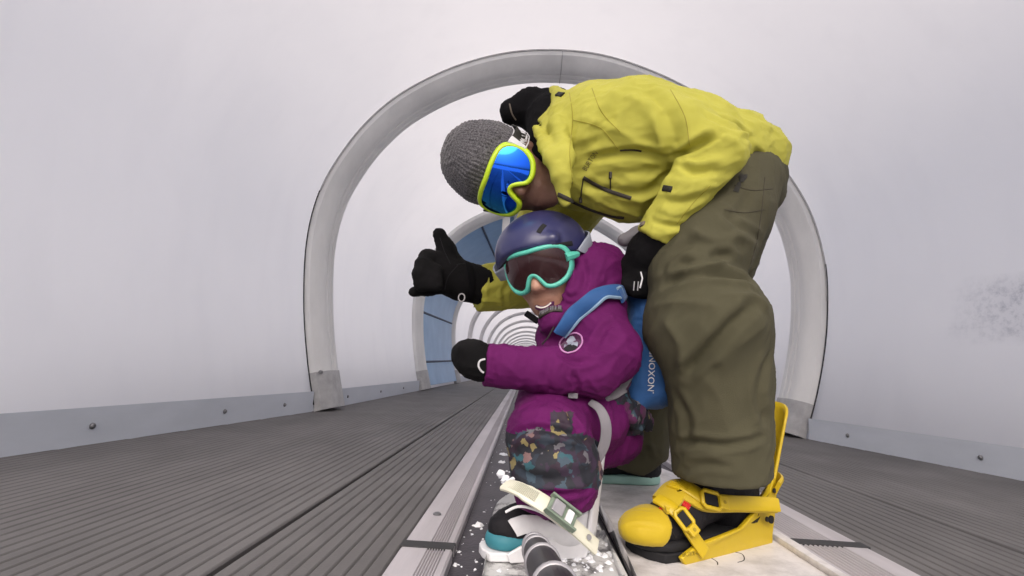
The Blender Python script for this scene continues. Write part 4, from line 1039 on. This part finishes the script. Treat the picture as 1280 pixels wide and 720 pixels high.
# toe cap strap
B = Body(); B.ell(L(.222,0,.026), (.086,.056,.040), AX, .01); B.cut(L(.232,0,.05), (-(U*1+Vector((0,0,.45)))), .004).cut(L(0,0,.006), (0,0,-1), .004); 
tcap = solid('toe_strap', B, .0034, M['ypad'], bd, folds=[([(764,652),(784,640),(812,638)],-2,3.5),([(770,668),(792,656),(826,660)],-2,3.5)], wr=.5, wscale=40, key='toecap')
eT = (U*.45+Vector((0,0,.9))).normalized(); cT = L(.205,0,.022)
P, Nn = girth('toecap', cT, eT, range(-80, 81, 10), .002, ([L(.185,-.066,-.004)], [L(.185,.067,-.004)]))
Q = P[21:]; QN = Nn[21:]; b = MB(); b.strip(Q, QN, .024, .006); b.build('toe_ladder', M['yplast'], bd, angle=50)
i = 12; buckle_at(Q[i]+QN[i]*.008, (Q[i+1]-Q[i-1]).normalized(), QN[i], .034, .026, bd, M['yplast'], M['vent'])
text_on('rail_lettering', 'rail', 'BURTON', 866, 692, 6.5, -9, M['yshade'], sr0, bold=.03)
# far boot, strapped out, standing on the board's tail
A2 = atz(764,606,ZT); B3 = atz(822,608,ZT); U2 = (A2-B3).normalized(); W2 = Vector((U2.y,-U2.x,0)); HL2 = B3-W2*.05
if W2.y > 0: W2 = -W2; HL2 = B3-W2*.05
def L2(u, w, z): return HL2+U2*u+W2*w+Vector((0,0,z))
AX2 = (U2, W2, Vector((0,0,1)))
B = Body(); B.ell(L2(.035,0,.045), (.055,.048,.05), AX2, K).cap(L2(.03,0,.05), L2(.02,0,.19), .050, .055, .03).cap(L2(.06,0,.085), L2(.16,0,.05), .048, .043, .03).ell(L2(.20,0,.045), (.07,.047,.04), AX2, .03).cut(L2(0,0,.012), (0,0,-1), .006)
b2 = solid('boot', B, .0045, M['boot'], adult, wr=1.6, wscale=28, key='bootB')
B = Body(); B.cap(L2(.03,0,.012), L2(.20,0,.012), .054, .050, .01).cut(L2(0,0,.001), (0,0,-1), .003).cut(L2(0,0,.026), (0,0,1), .004); solid('sole', B, .004, M['mintsole'], b2)
# ---------------------------------------------------------------- the child
child = empty('person', atz(690, 690, 0), 'small child in a purple snowsuit and navy helmet held upright on the belt', 'person')
HC = Head(at(686,334,1.10), (-.36,-.86,-.30), (.86,-.40,.20), .88)
B = Body(); head_body(HC, B)
B.chain([(700,380,1.10,22),(738,400,1.14,34),(735,470,1.14,36),(735,510,1.12,34)], .03)
B.chain([(748,402,1.06,20),(745,458,1.02,18),(625,455,.96,12),(592,447,.95,10)], .02); B.chain([(735,515,1.10,26),(690,545,.98,24),(694,620,.95,20)], .03)
solid('body', B, .0042, M['skin2'], child, key='child_body')
# an open grin with teeth
P = [HC(a, .097-a*a*14, -.078-.010*(1-(a/.024)**2)) for a in np.linspace(-.024,.024,11)]
cb = [o for o in child.children if o.name.startswith('body')][0]
b = MB(); b.tube(P, [.002]+[.0055]*9+[.002], 8); mo = b.build('mouth', M['purpledk'], cb)
b = MB(); b.tube([p+HC.f*.0025+HC.u*.0015 for p in P[1:-1]], .0030, 8); b.build('teeth', M['teeth'], mo)

# jacket
B = Body()
B.chain([(738,392,1.13,44),(734,440,1.13,47),(732,478,1.13,47)], .03, ext=(Y3, 1.15), flat=True)
B.chain([(742,402,1.07,40),(762,440,1.03,38),(742,462,1.0,33)], .02); B.chain([(742,462,1.0,33),(690,464,.975,29),(606,455,.95,26)], .012, flat=True)
B.chain([(700,420,1.08,30),(702,460,1.06,30)], .03)
B.chain([(712,352,1.06,20),(738,342,1.09,34),(756,338,1.13,30)], .02); B.chain([(736,318,1.12,16),(760,322,1.14,16)], .015); B.chain([(722,372,1.06,30),(742,372,1.10,34)], .025); B.chain([(692,401,1.03,20),(706,404,1.06,28)], .015)
B.ell(HC(0,-.01,.02), HC.R(.088,.100,.095), HC.ax, .01) if False else None
B.sub('ell', HC(0,.03,-.02), HC.R(.074,.100,.100), HC.ax, k=.008)
folds = [([(712,330),(716,352),(704,372)],3,5),([(728,322),(732,350),(716,380)],-3.5,6),([(756,322),(744,350),(722,386)],3,6),([(762,350),(748,366),(722,392)],-3,6),([(700,362),(712,372),(720,368)],-3,4),
 ([(768,402),(750,420),(740,446)],-4,8),([(785,420),(765,440),(735,450)],4,8),([(742,448),(720,452),(700,444)],-4,6),([(716,468),(722,480),(722,490)],-4,5),([(735,470),(742,482),(748,488)],3,5),
 ([(620,436),(616,456),(620,476)],-2,4),([(650,440),(640,460),(648,484)],2,8),([(690,446),(684,470),(690,490)],-2.5,8),([(760,392),(768,402),(780,420)],3,8)]
folds = [(p, a*1.5, w) for p, a, w in folds]
kj = solid('jacket', B, .0042, M['purple'], child, folds, 3.2, 17, None, 1, key='kjacket')
# collar with its zip, badge on the sleeve
BVt = BV['kjacket']
strap_on('collar_zip', 'kjacket', [(675,396),(681,391),(691,387),(702,388)], .012, .004, M['zip'], kj); 
b = MB(); P, Nn = on('kjacket', [(677,394),(683,391),(691,388),(700,388)], .003, 9)
for p in P: b = MB(); b.tube([p, p+Vector((0,-.002,.007))], .0018, 5); b.build('zip_tooth', M['webbing'], kj)
b = MB(); q, n = hit(BVt, 672, 393); b.box(q+n*.006+Vector((-.012,0,-.006)), (.032,.006,.013), Matrix.Rotation(.55,3,'Y')); b.build('zip_garage', M['black'], kj, bevel=.002)
b = MB(); q, n = hit(BVt, 692, 408); b.tube([q+n*.002, q+n*.008+Vector((-.012,0,-.018)), q+n*.004+Vector((-.022,0,-.034))], .0016, 6); b.build('pull_cord', M['mark'], kj)
el = [(714+15.5*math.cos(a)*math.cos(-.5)-11.5*math.sin(a)*math.sin(-.5), 429+15.5*math.cos(a)*math.sin(-.5)+11.5*math.sin(a)*math.cos(-.5)) for a in np.linspace(0,2*math.pi,28,endpoint=False)]
bdg = patch_on('badge', 'kjacket', el, .001, M['purpledk'], kj, off=.0008)
P = [hit(BVt, x, y, .0018)[0] for x, y in el]; b = MB(); b.tube(P, .0016, 6, closed=True); b.build('badge_rim', mat('badge_pink', (.55,.25,.50), .6), bdg)
patch_on('badge_emblem', 'kjacket', [(704,436),(708,426),(713,420),(716,419),(719,422),(723,430),(722,434),(716,430),(710,432)], .0006, M['greyprint'], bdg, off=.0022)
patch_on('badge_emblem', 'kjacket', [(704,437),(710,433),(716,431),(722,435),(716,440),(708,441)], .0006, M['vent'], bdg, off=.0022)
# mitten
B = Body(); B.chain([(606,457,.95,20),(594,450,.95,23),(584,444,.95,20)], .012); B.chain([(596,438,.935,12),(580,436,.925,9)], .01)
mt = solid('mitten', B, .0034, M['glove'], child, wr=1.6, wscale=36, key='mitten')
cord_on('trim_loop', 'mitten', [(606,449),(600,451),(598,457),(601,463),(605,466)], .0018, M['white_print'], mt)

# trousers: purple with patterned knee and shin panels
B = Body()
B.chain([(742,505,1.12,46),(738,520,1.10,46)], .03, ext=(Y3, 1.2))
B.chain([(732,520,1.07,38),(684,528,.985,37),(676,540,.95,36)], .02); B.chain([(672,498,1.02,24),(668,535,.97,28)], .02); B.chain([(690,556,.945,50),(694,590,.94,53),(694,628,.945,46)], .03, flat=True)
B.chain([(752,520,1.18,38),(768,545,1.16,32),(745,560,1.12,26)], .03)
folds = [([(640,545),(670,536),(705,541),(735,556)],-6,6),([(645,556),(680,549),(725,560)],5,8),([(648,520),(680,512),(712,520)],3,8),([(700,508),(716,525),(722,548)],-5,6),([(730,520),(726,540),(712,552)],4,6),([(650,590),(690,600),(740,588)],-4,8),([(648,612),(690,617),(738,610)],-4,5),([(655,575),(690,580),(735,572)],3,9)]
cs = [at(690,556,.945), at(694,628,.945)]
def kid_mat(c):
    py = []; w_ = np.zeros(len(c), int)
    for i, q in enumerate(c):
        v = CM.transposed() @ (Vector(q)-CO); x = 640+F*v.x/-v.z; y = 360-F*v.y/-v.z
        wob = 3*math.sin(x*.11)
        front = q[1] < 1.03
        if front and 538+wob+max(0, (x-700)*.25) < y < 611+max(0,(x-690)*-.02): w_[i] = 1
        elif front and 689 < x < 716 and 514 < y <= 545: w_[i] = 1
        elif q[1] > 1.06 and x > 760 and y < 545 and noise.noise(Vector(q)*20) > -.1: w_[i] = 1
    return w_
kt = solid('trousers', B, .0045, [M['purple'], M['plaid']], child, [(p, a*1.5, w) for p, a, w in folds], 3.2, 17, None, 1, matfn=kid_mat, key='ktrousers')
# helmet
B = Body(); B.ell(HC(-.012,-.012,.040), HC.R(.116,.132,.104), HC.ax).cap(HC(-.06,.085,.062), HC(.06,.085,.062), .012, .012, .012)
B.cut(HC(0,.10,.048), tuple(-(HC.u*1-HC.f*.62)), .006)
for q in (-1, 1): B.cap(HC(q*.098,-.02,-.01), HC(q*.092,-.03,-.04), .020, .014, .012)
B.sub('ell', HC(0,-.005,.0), HC.R(.098,.115,.110), HC.ax, k=.004)
hm = solid('helmet', B, .0036, M['navy'], child, key='helmet', smooth_it=2)
for pts in ([(672,288),(677,283)], [(672,287),(678,282)]):
    pass
strap_on('vent', 'helmet', [(673,291),(677,285),(681,281)], .010, .0015, M['vent'], hm, n=8)
strap_on('brim', 'helmet', [(626,337),(640,322),(665,312),(690,308),(715,304)], .010, .003, M['vent'], hm, n=16, off=-.001)
g = empty('goggles', HC(0,.1,0), None, None); g.parent = child; g.matrix_parent_inverse = wm(child).inverted()
HG = Head(HC.c, HC.f, HC.s, .86*1.0); HG.u = HC.u; HG.k = .835
goggles(HG, g, M['mint'], M['lens_dark'], 1.02, .122)
P, Nn = head_band(HC, BV['helmet'], .012, .05, 1.0, 2*math.pi-1.0, .04, .003)
P = [p+n*.004 for p, n in zip(P, Nn)]; P[0] = HG(.081,.080,.012); P[-1] = HG(-.081,.080,.012)
b = MB(); b.strip(P, Nn, .036, .004); b.build('strap', M['greyprint'], g, angle=50)
letters_along('strap_lettering', 'SMITH', P, Nn, HC.u, .012, .036, mat('mint_print', (.10,.34,.30), .6), g, lift=.0046)
b = MB(); b.tube([HG(.078,.084,.014), HG(.092,.066,.014), HG(.100,.048,.014)], [.010,.009,.006], 8); b.build('strap_hinge', M['mint'], g)
# boot
ZK = ZT
Ak = atz(628,690,ZK+.02); Bk_ = atz(742,684,ZK+.02); Uk = (Ak-Bk_); print('kid boot', Uk.length); Uk.normalize(); Wk = Vector((Uk.y,-Uk.x,0)); 
if Wk.y > 0: Wk = -Wk
HK = Bk_-Wk*.042+Uk*.022
S_ = .66
def LK(u, w, z): return HK+(Uk*u+Wk*w+Vector((0,0,z)))*S_
AK = (Uk, Wk, Vector((0,0,1))); rk = lambda *r: tuple(x*S_ for x in r)
B = Body(); B.ell(LK(.035,0,.04), rk(.056,.052,.05), AK, .015).cap(LK(.045,0,.05), LK(.075,0,.19), .052*S_, .068*S_, .02).cap(LK(.06,0,.08), LK(.155,0,.05), .056*S_, .05*S_, .02).ell(LK(.185,0,.04), rk(.06,.05,.045), AK, .02).cut(LK(0,0,.0), (0,0,-1), .005)
kb = solid('boot', B, .003, M['boot'], child, wr=1.2, wscale=40, key='kboot')
B = Body(); B.cap(LK(.02,0,.01), LK(.195,0,.012), .058*S_, .056*S_, .006, ext=((0,0,1), .7)).cut(LK(0,0,-.006), (0,0,-1), .002).cut(LK(0,0,.034), (0,0,1), .004); solid('sole', B, .003, M['teal'], kb)
# the child's board
def board_grey():
    m, t, b = nt('dark_snowy_topsheet'); b.inputs['Roughness'].default_value = .5
    tc = N(t, 'ShaderNodeTexCoord'); n = N(t, 'ShaderNodeTexNoise', Scale=11, Detail=9, Roughness=.72); t.links.new(tc.outputs['Object'], n.inputs['Vector'])
    r = N(t, 'ShaderNodeValToRGB'); e = r.color_ramp.elements; e[0].position = .47; e[0].color = (.56,.56,.55,1); e[1].position = .55; e[1].color = (.12,.115,.12,1)
    t.links.new(n.outputs['Fac'], r.inputs['Fac']); t.links.new(r.outputs['Color'], b.inputs['Base Color']); return m
M['topk'] = board_grey()
xl = atz(598,716,ZK).x; xr = atz(779,716,ZK).x; cxk = (xl+xr)/2
kbrd, kd = board('snowboard', [(xl,.60),(xl+.002,.44),(xl+.045,.345),(cxk,.32),(xr-.045,.345),(xr-.002,.44),(xr,.60),(xr-.010,.85),(xr-.002,1.20),(xr-.03,1.30),(cxk,1.34),(xl+.03,1.30),(xl+.002,1.20),(xl+.010,.85)], ZK, .011, M['topk'], 'small snow-dusted snowboard with a white binding under the child', M['edge'])
BV['boardK'] = BVHTree.FromPolygons([v.co.copy() for v in kd.data.vertices], [tuple(p.vertices) for p in kd.data.polygons])
patch_on('graphic', 'boardK', [(624,690),(690,680),(700,700),(742,724),(606,724),(612,706)], .0006, M['vent'], kd, off=.0008)
patch_on('graphic', 'boardK', [(705,690),(740,706),(762,724),(742,724),(702,702)], .0006, M['edge'], kd, off=.0008)
patch_on('graphic', 'boardK', [(601,700),(612,688),(622,690),(612,704),(606,719),(598,719)], .0006, M['wplast'], kd, off=.0010)
# its binding
bk = empty('binding', LK(.1,0,0), None, None); bk.parent = kbrd; bk.matrix_parent_inverse = wm(kbrd).inverted()
b = MB(); b.V += [LK(u, w, -.028) for u, w in pl]+[LK(u, w, -.006) for u, w in pl]; k = len(pl); b.F += [tuple(range(k))[::-1], tuple(range(k, 2*k))]+[(i, (i+1)%k, k+(i+1)%k, k+i) for i in range(k)]
b.build('base_plate', M['wplast'], bk, bevel=.002)
sk = [(.20,-.028),(.21,-.006),(.165,.016),(.11,.022),(.07,.040),(.02,.075),(-.03,.095),(-.05,.085),(-.055,.05),(-.035,.01),(-.015,-.028)]
for q in (1, -1):
    b = MB(); k = len(sk); pull = lambda u: q*(-max(0, -u)*.5); w0, w1 = q*.058, q*.068
    b.V += [LK(u, w0+pull(u), z) for u, z in sk]+[LK(u, w1+pull(u), z) for u, z in sk]; b.F += [tuple(range(k)), tuple(range(k, 2*k))]+[(i, (i+1)%k, k+(i+1)%k, k+i) for i in range(k)]
    b.build('side_rail', M['wplast'], bk, angle=30, bevel=.002)
b = MB()
for i in range(nu+1):
    a = -1.35+2.7*i/nu
    for j in range(nv+1):
        v = j/nv; z = .02+v*.235*(1-.30*(abs(a)/1.35)**2.2); rr = .060+.012*v; b.V.append(LK(-.022-math.cos(a)*rr-.010*v+.02, math.sin(a)*(rr-.002), z))
for i in range(nu):
    for j in range(nv): a = i*(nv+1)+j; b.F.append((a, a+1, a+nv+2, a+nv+1))
hb = b.build('highback', M['wplast'], bk, angle=50); md = hb.modifiers.new('thickness', 'SOLIDIFY'); md.thickness = .004; md.offset = 0
def free_strap(name, pts, nrm, width, thick, m, parent):
    C = catmull(pts, 20); b = MB(); b.strip(C, nrm, width, thick); return b.build(name, m, parent, angle=50)
# straps: ankle strap slants across the shin from the far toe side to the near heel side
nk = (Wk*.75+Vector((0,0,.65))).normalized()
P, Nn = on('kboot', [(640,660),(660,655),(690,662),(716,676)], .004, 16)
b = MB(); b.strip(P, Nn, .030, .006); ts = b.build('toe_strap', M['wplast'], bk, angle=50)
dk = .865
pa = [at(632,607,.885), at(648,612,.866), at(671,625,.854), at(695,641,.850), at(718,660,.855), at(744,684,.872)]
an = free_strap('ankle_strap', pa, nk, [.026]*6+[.030]*9+[.026]*6, .006, M['cream'], bk)
C = catmull(pa, 60)
for i in range(2, 24):
    t_ = (C[i+1]-C[i-1]).normalized(); w = t_.cross(nk).normalized(); b = MB(); b.tube([C[i]+nk*.0065-w*.009, C[i]+nk*.0065+w*.009], .0012, 5); b.build('ladder_tooth', M['ladderdk'], an)
i = 38; t_ = (C[40]-C[36]).normalized(); n_ = (nk-t_*nk.dot(t_)).normalized(); w = n_.cross(t_); R3 = Matrix((t_, w, n_)).transposed()
b = MB(); b.box(C[i]+n_*.008, (.050,.034,.006), R3); bkl = b.build('buckle', M['greenish'], bk, smooth=False, bevel=.002)
for e in (-1, 1):
    b = MB(); b.box(C[i]+n_*.013+w*e*.0145, (.056,.004,.012), R3); b.build('buckle_cheek', M['greenish'], bkl, smooth=False, bevel=.001)
b = MB(); b.box(C[i]-t_*.010+n_*.014, (.020,.022,.008), R3); b.build('buckle_lever', M['ringgrey'], bkl, smooth=False, bevel=.002)
b = MB(); b.box(C[i]+t_*.012+n_*.013, (.012,.022,.006), R3); b.build('buckle_lever', M['wplast'], bkl, smooth=False, bevel=.002)
b = MB(); q = at(736,671,.860); b.tube([q, q+Vector((0,-.006,.001))], .004, 10); b.build('bolt', M['bolt'], an)
b = MB(); q = [at(632,640,.87), at(650,633,.865), at(676,640,.86), at(698,655,.858)]; b.tube(catmull(q, 14), .0022, 6); b.build('release_cord', M['wplast'], bk)
# snow caught on the binding
b = MB(); 
for (px, py, d, r) in ((626,592,.90,.007),(632,598,.895,.006),(637,604,.89,.008),(640,600,.90,.005),(629,600,.89,.004),(643,607,.885,.004)): 
    p = at(px, py, d); bm = bmesh.new(); bmesh.ops.create_icosphere(bm, subdivisions=2, radius=r)
    for v in bm.verts: v.co *= 1+.35*noise.noise(v.co*180+Vector((px,0,0)))
    b.add([v.co+p for v in bm.verts], [tuple(v.index for v in f.verts) for f in bm.faces]); bm.free()
tag(b.build('snow_clump', M['snow']), 'little clump of snow caught on the end of the cream strap', 'snow')

b = MB()
for i in range(150):
    px, py = random.uniform(612,775), random.uniform(655,716); p = atz(px, py, ZK+.001)
    if xl+.005 < p.x < xr-.005 and noise.noise(Vector((p.x*22,p.y*22,3))) > -.08: crumb(p.x, p.y, random.choice([.0015,.002,.003,.0045]), ZK)
for i in range(40):
    p = atz(random.uniform(700,770), random.uniform(676,712), ZK+.001); crumb(min(xr-.006, p.x), p.y, random.uniform(.003,.008), ZK)
tag(b.build('snow_crumbs', M['snow']), 'crumbs of snow on the top of the small dark snowboard', 'snow', None, 'stuff')
# ---------------------------------------------------------------- backpack and harness
bp = empty('backpack', at(800,505,1.12), 'blue backpack on the back of the child, tucked behind the olive trousers', 'backpack')
B = Body()
q0, q1 = at(818,372,1.13), at(824,492,1.13); B.chain([(812,384,1.13,27),(814,440,1.12,34),(819,484,1.12,26)], .03, ext=(Y3, 1.3)); B.chain([(800,470,1.10,20),(796,498,1.10,14)], .03)
B.chain([(797,368,1.12,13),(815,366,1.12,12),(838,372,1.14,10)], .02)
sh = solid('bag', B, .0045, M['pack'], bp, [([(792,400),(812,402),(832,400)],-2.5,4),([(806,372),(806,420),(808,490)],-2,5)], 1.6, 18, None, 1, key='bag')
text_on('bag_lettering', 'bag', '.NOXONE', 815, 465, 11.5, -87, M['white_print'], bp, sx=1.02, bold=.02)
dum = Body(); 
P, Nn = on('kjacket', [(697,414),(712,396),(730,380),(750,370),(766,366),(782,366)], .003, 30)
for _ in range(6): P = [P[0]]+[(P[i-1]+P[i]*2+P[i+1])/4 for i in range(1, len(P)-1)]+[P[-1]]; Nn = [Nn[0]]+[(Nn[i-1]+Nn[i]*2+Nn[i+1]).normalized() for i in range(1, len(Nn)-1)]+[Nn[-1]]
P = [p+n*.003 for p, n in zip(P, Nn)]
b = MB(); b.strip(P, Nn, .030, .007); ss = b.build('shoulder_strap', M['pack'], bp, angle=50)
wv = [(P[min(30,i+1)]-P[max(0,i-1)]).normalized().cross(Nn[i]).normalized() for i in range(31)]; sgn = 1 if wv[15].z < 0 else -1
b = MB(); b.tube([p+w*sgn*.0155+n*.004 for p, w, n in zip(P, wv, Nn)], .0035, 6); b.build('strap_piping', M['packlt'], ss)
for px in (793, 798): 
    b = MB(); q = at(px, 352, 1.02); b.tube([q, at(px-1, 363, 1.03)], .0012, 5); b.build('strap_stitch', M['white_print'], bp)
# hip belt and leg webbing
hb_ = empty('harness', at(760,500,1.0), 'dark harness belt with grey webbing buckled round the hips of the child', 'harness')
B = Body(); B.chain([(690,497,1.03,6),(735,499,1.03,8),(768,499,1.05,11),(792,512,1.09,11),(808,528,1.13,10)], .01); B.chain([(770,490,1.06,10),(784,472,1.09,9)], .01); B.chain([(760,508,1.05,8),(786,520,1.07,9),(796,535,1.1,8)], .01)
wb2 = solid('waist_belt', B, .004, [M['purpledk'], M['plaid']], hb_, wr=4, wscale=30, key='waist', matfn=lambda c: [1 if noise.noise(Vector(q)*34) > -.2 else 0 for q in c])
strap_on('buckle_flap', 'waist', [(742,501),(753,495),(766,492),(776,484)], .030, .005, M['webbing'], hb_, n=10, off=.002)
strap_on('buckle_flap', 'waist', [(768,488),(778,476),(786,464)], .030, .005, M['webbing'], hb_, n=10, off=.002)
wp = [at(738,503,.985), at(750,512,.965), at(757,530,.955), at(756,552,.958), at(748,572,.965), at(742,584,.97)]
C = catmull(wp, 24); b = MB(); b.strip(C, [Vector((.2,-1,.1))]*25, [.012+.008*math.sin(math.pi*i/24) for i in range(25)], .003); b.build('leg_strap', M['webbing'], hb_, angle=50)
for px, py in ((685,497),(716,492)):
    q, n = hit(BV['kjacket'], px, py); b = MB(); b.box(q+n*.004, (.018,.006,.010)); b.build('hem_tab', M['webbing'], hb_, bevel=.0015)

# ---------------------------------------------------------------- selfie stick: runs from the boards up to the camera
st = empty('selfie_stick', at(672,684,.66), 'black telescopic selfie stick with pale ringed joints poking up at the bottom edge', 'selfie stick')
T0, T1 = at(668,682,.60), at(724,800,.30); ax_ = (T1-T0).normalized(); Lp = (T1-T0).length
pt = lambda f: T0.lerp(T1, f)
r0 = [.0125,.0140,.0152,.0165]; fr_ = [0,.10,.30,.62,1.0]
for i in range(4):
    b = MB(); b.tube([pt(fr_[i]), pt(fr_[i]+.004), pt(fr_[i+1])], [r0[i]*.94, r0[i], r0[i]], 24); b.build('tube_section', M['grip'], st, angle=40)
    b = MB(); p = pt(fr_[i]+.012 if i else .006); b.tube([p-ax_*.003, p-ax_*.0015, p+ax_*.0015, p+ax_*.003], [r0[i]*1.02, r0[i]*1.13, r0[i]*1.13, r0[i]*1.02], 24); b.build('collar', M['ringgrey'], st, angle=60)
